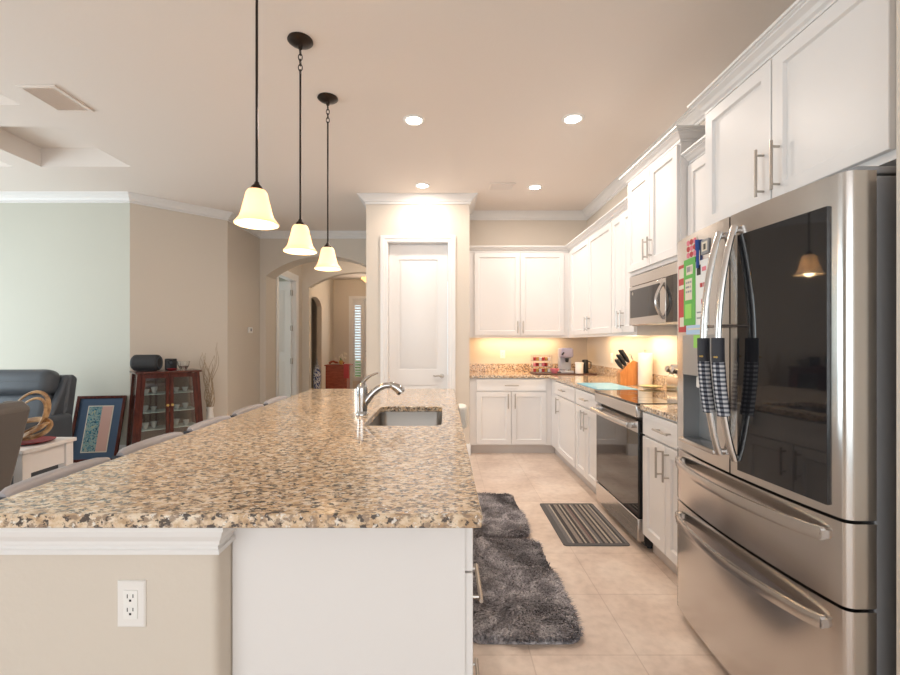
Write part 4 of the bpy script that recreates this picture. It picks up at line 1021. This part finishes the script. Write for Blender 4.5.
# white side table
t = thing('side_table', 'white painted side table carrying the wooden loop sculpture', 'side table', (-3.05, 3.04, 0))
TZ = .60
obj('tabletop', MB().box(-3.38, -2.71, 2.83, 3.25, TZ-.028, TZ), M['tablewhite'], t, bevel=.005)
obj('apron', MB().box(-3.35, -2.74, 2.86, 3.22, TZ-.17, TZ-.029), M['tablewhite'], t, bevel=.002)
for x in (-3.335, -2.755):
    for y in (2.875, 3.205): obj('leg', MB().box(x-.03, x+.03, y-.03, y+.03, 0, TZ-.03), M['tablewhite'], t, bevel=.003)
obj('shelf', MB().box(-3.33, -2.76, 2.88, 3.20, .14, .16), M['tablewhite'], t)
o = obj('plate', MB().lathe([(.06, 0), (.07, .003), (.125, .014), (.13, .019), (.12, .018), (.05, .007)], (-2.86, 3.05, TZ+.0005), 32), C_['darkred']); tag(o, 'dark red plate under the wooden loop sculpture', 'plate')
mb = MB()
c0 = Vector((-2.86, 3.05, TZ+.035))
def ribbon(fn, n, r, flat_=.35, closed=True): mb.tube([c0+Vector(fn(2*PI*k/n)) for k in range(n)], r, 8, closed=closed, flatz=flat_)
ribbon(lambda a: (.12*math.cos(a), .05*math.sin(a), .065+.055*math.sin(a)), 28, .022, .45)
ribbon(lambda a: (.02+.085*math.cos(a), .06*math.sin(a)-.02, .055+.045*math.sin(a+1)), 28, .020, .45)
ribbon(lambda a: (-.01+.13*math.cos(a)*.75+.09*math.sin(a)*.5, .03*math.cos(a), .17+.15*math.sin(a)), 32, .017, .5)
ribbon(lambda a: (.02+.10*math.cos(a)*.75+.09*math.sin(a)*.6, -.04+.03*math.cos(a), .15+.13*math.sin(a)), 32, .013, .5)
o = obj('loop_sculpture', mb, M['bentwood']); tag(o, 'bent wood loop sculpture standing on the white side table', 'sculpture')

# leaning framed picture (local: x width, z height, facing -y)
t = thing('framed_picture', 'blue-matted picture in a dark wood frame leaning on the living room wall', 'picture', (-3.81, 4.76, 0), math.radians(8))
W_, HH = .50, .72
fr0 = Fr((-W_/2, 0, 0), (1, 0, 0), (0, -1, 0)); lean = Matrix.Rotation(math.radians(-16), 4, 'X')
def lp(mb): mb.bm.transform(lean); return mb
mb = MB(); b = .032
for a in ((0, b, 0, HH), (W_-b, W_, 0, HH), (b, W_-b, 0, b), (b, W_-b, HH-b, HH)): fbox(mb, fr0, a[0], a[1], a[2], a[3], 0, .025)
obj('frame', lp(mb), M['cherry'], t, world=False, bevel=.004)
mb = MB(); fbox(mb, fr0, b-.005, W_-b+.005, b-.005, HH-b+.005, .002, .010); obj('mat_board', lp(mb), mat('mat_slate_blue', (.06, .10, .17), .8), t, world=False)
mb = MB(); fbox(mb, fr0, .125, W_-.115, .10, HH-.11, .0105, .012); obj('art_border', lp(mb), C_['cream'], t, world=False)
am = mat('abstract_art', (.1, .3, .4), .6); v = coords(am, (18, 18, 14))
n = nd(am, 'ShaderNodeTexNoise'); n.inputs['Scale'].default_value = 1.6; n.inputs['Detail'].default_value = 2; n.inputs['Distortion'].default_value = 2.5; lk(am, v, n.inputs['Vector'])
lk(am, ramp(am, n.outputs['Fac'], [(.36, (.015, .05, .09)), (.45, (.03, .24, .33)), (.52, (.42, .40, .30)), (.6, (.08, .35, .42)), (.7, (.5, .42, .2))]), bsdf(am).inputs['Base Color'])
mb = MB(); fbox(mb, fr0, .135, .27, .11, HH-.12, .0125, .0135); obj('art_print', lp(mb), am, t, world=False)
mb = MB(); fbox(mb, fr0, .27, W_-.125, .11, HH-.12, .0125, .0135); obj('art_print_side', lp(mb), C_['peach'], t, world=False)
mb = MB(); fbox(mb, fr0, .015, W_-.015, .015, HH-.015, -.004, .0015); obj('backing', lp(mb), C_['twig'], t, world=False)

# curio cabinet, parallel to the angled wall; local: x along the wall, facing -y
t = thing('curio_cabinet', 'dark cherry curio cabinet with two glass doors by the angled wall', 'curio cabinet', (-3.17, 5.02, 0), math.radians(44))
D = .33; wt, wb, hz0, hz1 = .30, .36, .06, .955
def xw(z): return wb+(wt-wb)*(z-hz0)/(hz1-hz0)
def post(sx, y0, y1, wd=.04):
    mb = MB(); v = []
    for z in (0, hz1):
        xo = xw(z)*sx; xi = xo-wd*sx; v += [(xo, y0, z), (xi, y0, z), (xi, y1, z), (xo, y1, z)]
    return mb.faces(v, [(0, 1, 2, 3), (4, 5, 6, 7), (0, 1, 5, 4), (1, 2, 6, 5), (2, 3, 7, 6), (3, 0, 4, 7)])
for sx in (-1, 1):
    for y0, y1 in ((-D/2, -D/2+.035), (D/2-.035, D/2)): obj('corner_post', post(sx, y0, y1), M['cherry'], t, world=False)
obj('top', MB().box(-wt-.02, wt+.02, -D/2-.02, D/2+.005, hz1, hz1+.022, .004), M['cherry'], t, world=False)
obj('bottom', MB().box(-wb+.01, wb-.01, -D/2+.004, D/2-.004, hz0, hz0+.07), M['cherry'], t, world=False)
obj('back_panel', MB().prism_y([(-xw(.13)+.02, .13), (xw(.13)-.02, .13), (xw(hz1)-.02, hz1), (-xw(hz1)+.02, hz1)], D/2-.012, D/2-.004), mat('curio_back', (.16, .10, .08), .5), t, world=False)
for z in (.33, .52, .72):
    obj('glass_shelf', MB().box(-xw(z)+.04, xw(z)-.04, -D/2+.04, D/2-.02, z, z+.006), mat('shelf_glass', (.6, .7, .68), .1), t, world=False)
for sx in (-1, 1):
    mb = MB(); z0, z1 = .135, hz1-.005; rail = .035
    def q(z, e): return sx*(xw(z)-.042) if e else sx*.003
    def quad(za, zb, a0, a1, b0, b1, y0, y1):
        v = [(a0, y0, za), (a1, y0, za), (b1, y0, zb), (b0, y0, zb), (a0, y1, za), (a1, y1, za), (b1, y1, zb), (b0, y1, zb)]
        mb.faces(v, [(0, 1, 2, 3), (7, 6, 5, 4), (0, 4, 5, 1), (1, 5, 6, 2), (2, 6, 7, 3), (3, 7, 4, 0)])
    yf0, yf1 = -D/2-.002, -D/2+.02
    quad(z0, z1, q(z0, 0), q(z0, 0)+sx*rail, q(z1, 0), q(z1, 0)+sx*rail, yf0, yf1)
    quad(z0, z1, q(z0, 1)-sx*rail, q(z0, 1), q(z1, 1)-sx*rail, q(z1, 1), yf0, yf1)
    for a, b in ((z0, z0+.045), (z1-.045, z1)): quad(a, b, q(a, 0)+sx*rail, q(a, 1)-sx*rail, q(b, 0)+sx*rail, q(b, 1)-sx*rail, yf0, yf1)
    d = obj('door', mb, M['cherry'], t, world=False, smooth=False)
    mb = MB(); quad(z0+.04, z1-.04, q(z0, 0)+sx*.03, q(z0, 1)-sx*.03, q(z1, 0)+sx*.03, q(z1, 1)-sx*.03, -D/2+.006, -D/2+.009); obj('pane', mb, M['pane'], d, world=False)
    obj('knob', MB().lathe([(.006, 0), (.007, -.012), (.014, -.018), (.014, -.026), (.005, -.03)], (sx*.022, -D/2-.003, .60), 14, 'Y'), C_['gold'], d, world=False)
    # side panes
    mb = MB(); v = []
    for z in (.14, hz1):
        for y in (-D/2+.036, D/2-.036):
            for o_ in (.012, .016): v.append((sx*(xw(z)-o_), y, z))
    mb.faces(v, [(0, 1, 3, 2), (4, 6, 7, 5), (0, 4, 5, 1), (2, 3, 7, 6), (0, 2, 6, 4), (1, 5, 7, 3)]); obj('side_pane', mb, M['pane'], t, world=False)
ctm = t.matrix_basis
rc = random.Random(5)
cup_n = 0
pos_w = {.33: 'lowest', .52: 'middle', .72: 'top'}
for z in (.33, .52, .72):
    for x in (-.2, -.12, .1, .19):
        p = ctm @ Vector((x, -.02+rc.uniform(-.03, .03), z+.0066)); h = rc.uniform(.045, .075)
        o = obj('teacup', MB().lathe([(.016, 0), (.018, .004), (.028, h*.6), (.034, h), (.031, h), (.024, h*.55), (.012, .008)], (0, 0, 0), 14), mat('cup_china', (.5, .5, .5), .2) if not cup_n else bpy.data.materials['cup_china']); o.location = p; cup_n = 1
        tag(o, 'small white cup on the %s glass shelf of the curio cabinet' % pos_w[z], 'cup', 'white cups on the %s curio shelf' % pos_w[z])
CT = hz1+.0225
# speaker on top
p = ctm @ Vector((-.19, -.02, CT))
t = thing('portable_speaker', 'black barrel-shaped portable speaker on top of the curio cabinet', 'speaker', p, math.radians(10))
obj('barrel', MB().lathe([(.075, -.13), (.085, -.12)]+[(.088+(.002 if k % 2 else 0), -.11+.22*k/22) for k in range(23)]+[(.085, .12), (.075, .13)], (0, 0, .093), 32, 'X'), M['rubber'], t, world=False)
for s in (-1, 1): obj('end_cap', MB().lathe([(.074, s*.128), (.07, s*.135), (.05, s*.130), (.01, s*.129)], (0, 0, .093), 28, 'X'), mat('speaker_blue', (.03, .045, .06), .3), t, world=False)
obj('foot', MB().box(-.09, .09, -.03, .03, 0, .012), M['rubber'], t, world=False)
p = ctm @ Vector((.06, .06, CT)); t = thing('camera', 'black box camera shape behind the crystal bowl on the curio cabinet', 'camera', p, math.radians(30))
obj('body', MB().box(-.06, .06, -.035, .035, 0, .13, .01, 3), M['black'], t, world=False); obj('lens', MB().lathe([(.03, -.036), (.03, -.075), (.026, -.076), (.02, -.06)], (0, 0, .09), 20, 'Y'), M['black'], t, world=False)
t['label'] = 'black box-like device with a round front on the curio cabinet top'; t['category'] = 'device'; t.name = 'black_device'
p = ctm @ Vector((.17, -.02, CT)); o = obj('crystal_bowl', MB().lathe([(.03, 0), (.035, .006), (.06, .05), (.068, .10), (.062, .10), (.052, .05), (.02, .012)], (0, 0, 0), 12), M['clearglass'], smooth=False); o.location = p
tag(o, 'faceted clear crystal bowl on the right of the curio cabinet top', 'bowl')
p = ctm @ Vector((.04, -.09, CT)); o = obj('trinket_dish', MB().lathe([(.03, 0), (.035, .003), (.055, .02), (.052, .022), (.02, .008)], (0, 0, 0), 20), C_['darkred']); o.location = p
tag(o, 'small dark red dish on the front of the curio cabinet top', 'dish')

# branch vase
t = thing('branch_vase', 'tall pale floor vase holding bare curly branches beside the curio cabinet', 'vase', (-2.895, 5.44, 0))
obj('vase', MB().lathe([(.06, 0), (.075, .02), (.07, .15), (.045, .36), (.035, .46), (.043, .50), (.04, .50), (.03, .46)], (0, 0, 0), 20), M['white'], t, world=False)
rb = random.Random(11)
for k in range(12):
    a = rb.uniform(0, 2*PI); pts = []; h = rb.uniform(.45, .80); sp = rb.uniform(.03, .12)
    for j in range(24):
        s = j/23; pts.append((math.cos(a)*sp*s+.022*math.sin(13*s+k), math.sin(a)*sp*s*.6+.020*math.cos(11*s+k*2)-.02*s, .35+(h+.15)*s))
    obj('branch', MB().tube(pts, [.006*(1-.6*j/23) for j in range(24)], 5), C_['twig'], t, world=False)

# thermostat
t = thing('thermostat', 'small white thermostat on the corridor wall left of the arch', 'thermostat', (XH, 6.38, 1.47))
obj('housing', MB().box(XH+.0003, XH+.022, 6.32, 6.44, 1.43, 1.515, .005), M['white'], t)
obj('screen', MB().box(XH+.022, XH+.023, 6.36, 6.41, 1.455, 1.495), C_['grey'], t)

# foyer furniture
t = thing('foyer_chest', 'small reddish wooden chest in the entry hall behind the arches', 'chest', (-2.44, 10.1, 0))
obj('body', MB().box(-2.68, -2.2, 9.95, 10.3, .10, .76), M['chestwood'], t, bevel=.006)
obj('top', MB().box(-2.70, -2.13, 9.92, 10.33, .7605, .785), M['chestwood'], t, bevel=.004)
for x in (-2.65, -2.23):
    for y in (9.98, 10.27): obj('leg', MB().box(x-.025, x+.025, y-.025, y+.025, 0, .10), M['chestwood'], t)
obj('scrolled_back', MB().tube([(-2.68+.05*k, 10.28, .80+.05*abs(math.sin(k*.9))) for k in range(8)], .025, 8), M['chestwood'], t)
o = obj('red_blanket', MB().box(-2.26, -2.14, 9.905, 10.15, .7855, .80, .004).box(-2.26, -2.14, 9.90, 9.9185, .48, .80, .004), C_['red']); tag(o, 'folded red blanket hanging over the entry chest', 'blanket')
for k in range(3): pass
t = thing('flower_pot', 'small pot with cream flowers on the entry chest', 'potted plant', (-2.36, 10.1, .7855))
obj('pot', MB().lathe([(.035, 0), (.05, .08), (.052, .09), (.04, .09)], (0, 0, 0), 14), C_['gold'], t, world=False)
mb = MB()
for k in range(26):
    tt = bmesh.new(); bmesh.ops.create_icosphere(tt, subdivisions=1, radius=rb.uniform(.015, .03)); mb.add(tt, Matrix.Translation((rb.gauss(0, .045), rb.gauss(0, .04), .15+rb.gauss(0, .045))))
obj('flowers', mb, C_['cream'], t, world=False)
obj('stems', MB().tube([(0, 0, .05), (0, 0, .15)], .02, 8), C_['leaf'], t, world=False)
t = thing('floor_urn', 'tall blue and white urn with a pointed lid inside the rear arch', 'urn', (-2.70, 9.35, 0))
t.scale = (.72, .72, 1)
um = mat('blue_white_china', (.5, .5, .6), .2); v = coords(um, (25, 25, 25)); n = nd(um, 'ShaderNodeTexNoise'); n.inputs['Scale'].default_value = 1; lk(um, v, n.inputs['Vector'])
lk(um, ramp(um, n.outputs['Fac'], [(.45, (.04, .07, .25)), (.55, (.7, .72, .76))]), bsdf(um).inputs['Base Color'])
obj('jar', MB().lathe([(.07, 0), (.08, .05), (.06, .12), (.10, .35), (.115, .55), (.10, .68), (.06, .74), (.07, .77), (.06, .77)], (0, 0, 0), 24), um, t, world=False)
obj('lid', MB().lathe([(.072, .771), (.075, .785), (.06, .80), (.03, .83), (.035, .86), (.018, .89), (.02, .93), (.008, .97), (.002, 1.05)], (0, 0, 0), 20), C_['grey'], t, world=False)
t = thing('foyer_ceiling_light', 'frosted bowl ceiling light glowing in the entry hall', 'ceiling light', (-1.72, 10.0, H))
obj('stem', MB().lathe([(.06, 0), (.06, -.02), (.012, -.03), (.012, -.36), (.02, -.37), (.002, -.39)], (0, 0, 0), 20), M['bronze'], t, world=False)
obj('bowl', MB().lathe([(.015, -.33), (.08, -.32), (.14, -.27), (.17, -.22), (.165, -.22), (.13, -.26), (.07, -.305), (.014, -.315)], (0, 0, 0), 28, closed=True), M['shade'], t, world=False)
l = bpy.data.lights.new('foyer_bulb', 'POINT'); l.energy = 34; l.color = (1, .76, .5); l.shadow_soft_size = .06
lo = bpy.data.objects.new('foyer_bulb', l); COL.objects.link(lo); lo.location = (-1.72, 10.0, H-.18)
l = bpy.data.lights.new('hall_bulb', 'POINT'); l.energy = 7; l.color = (1, .84, .68); l.shadow_soft_size = .1
lo = bpy.data.objects.new('hall_bulb', l); COL.objects.link(lo); lo.location = (-1.6, 7.7, H-.12)
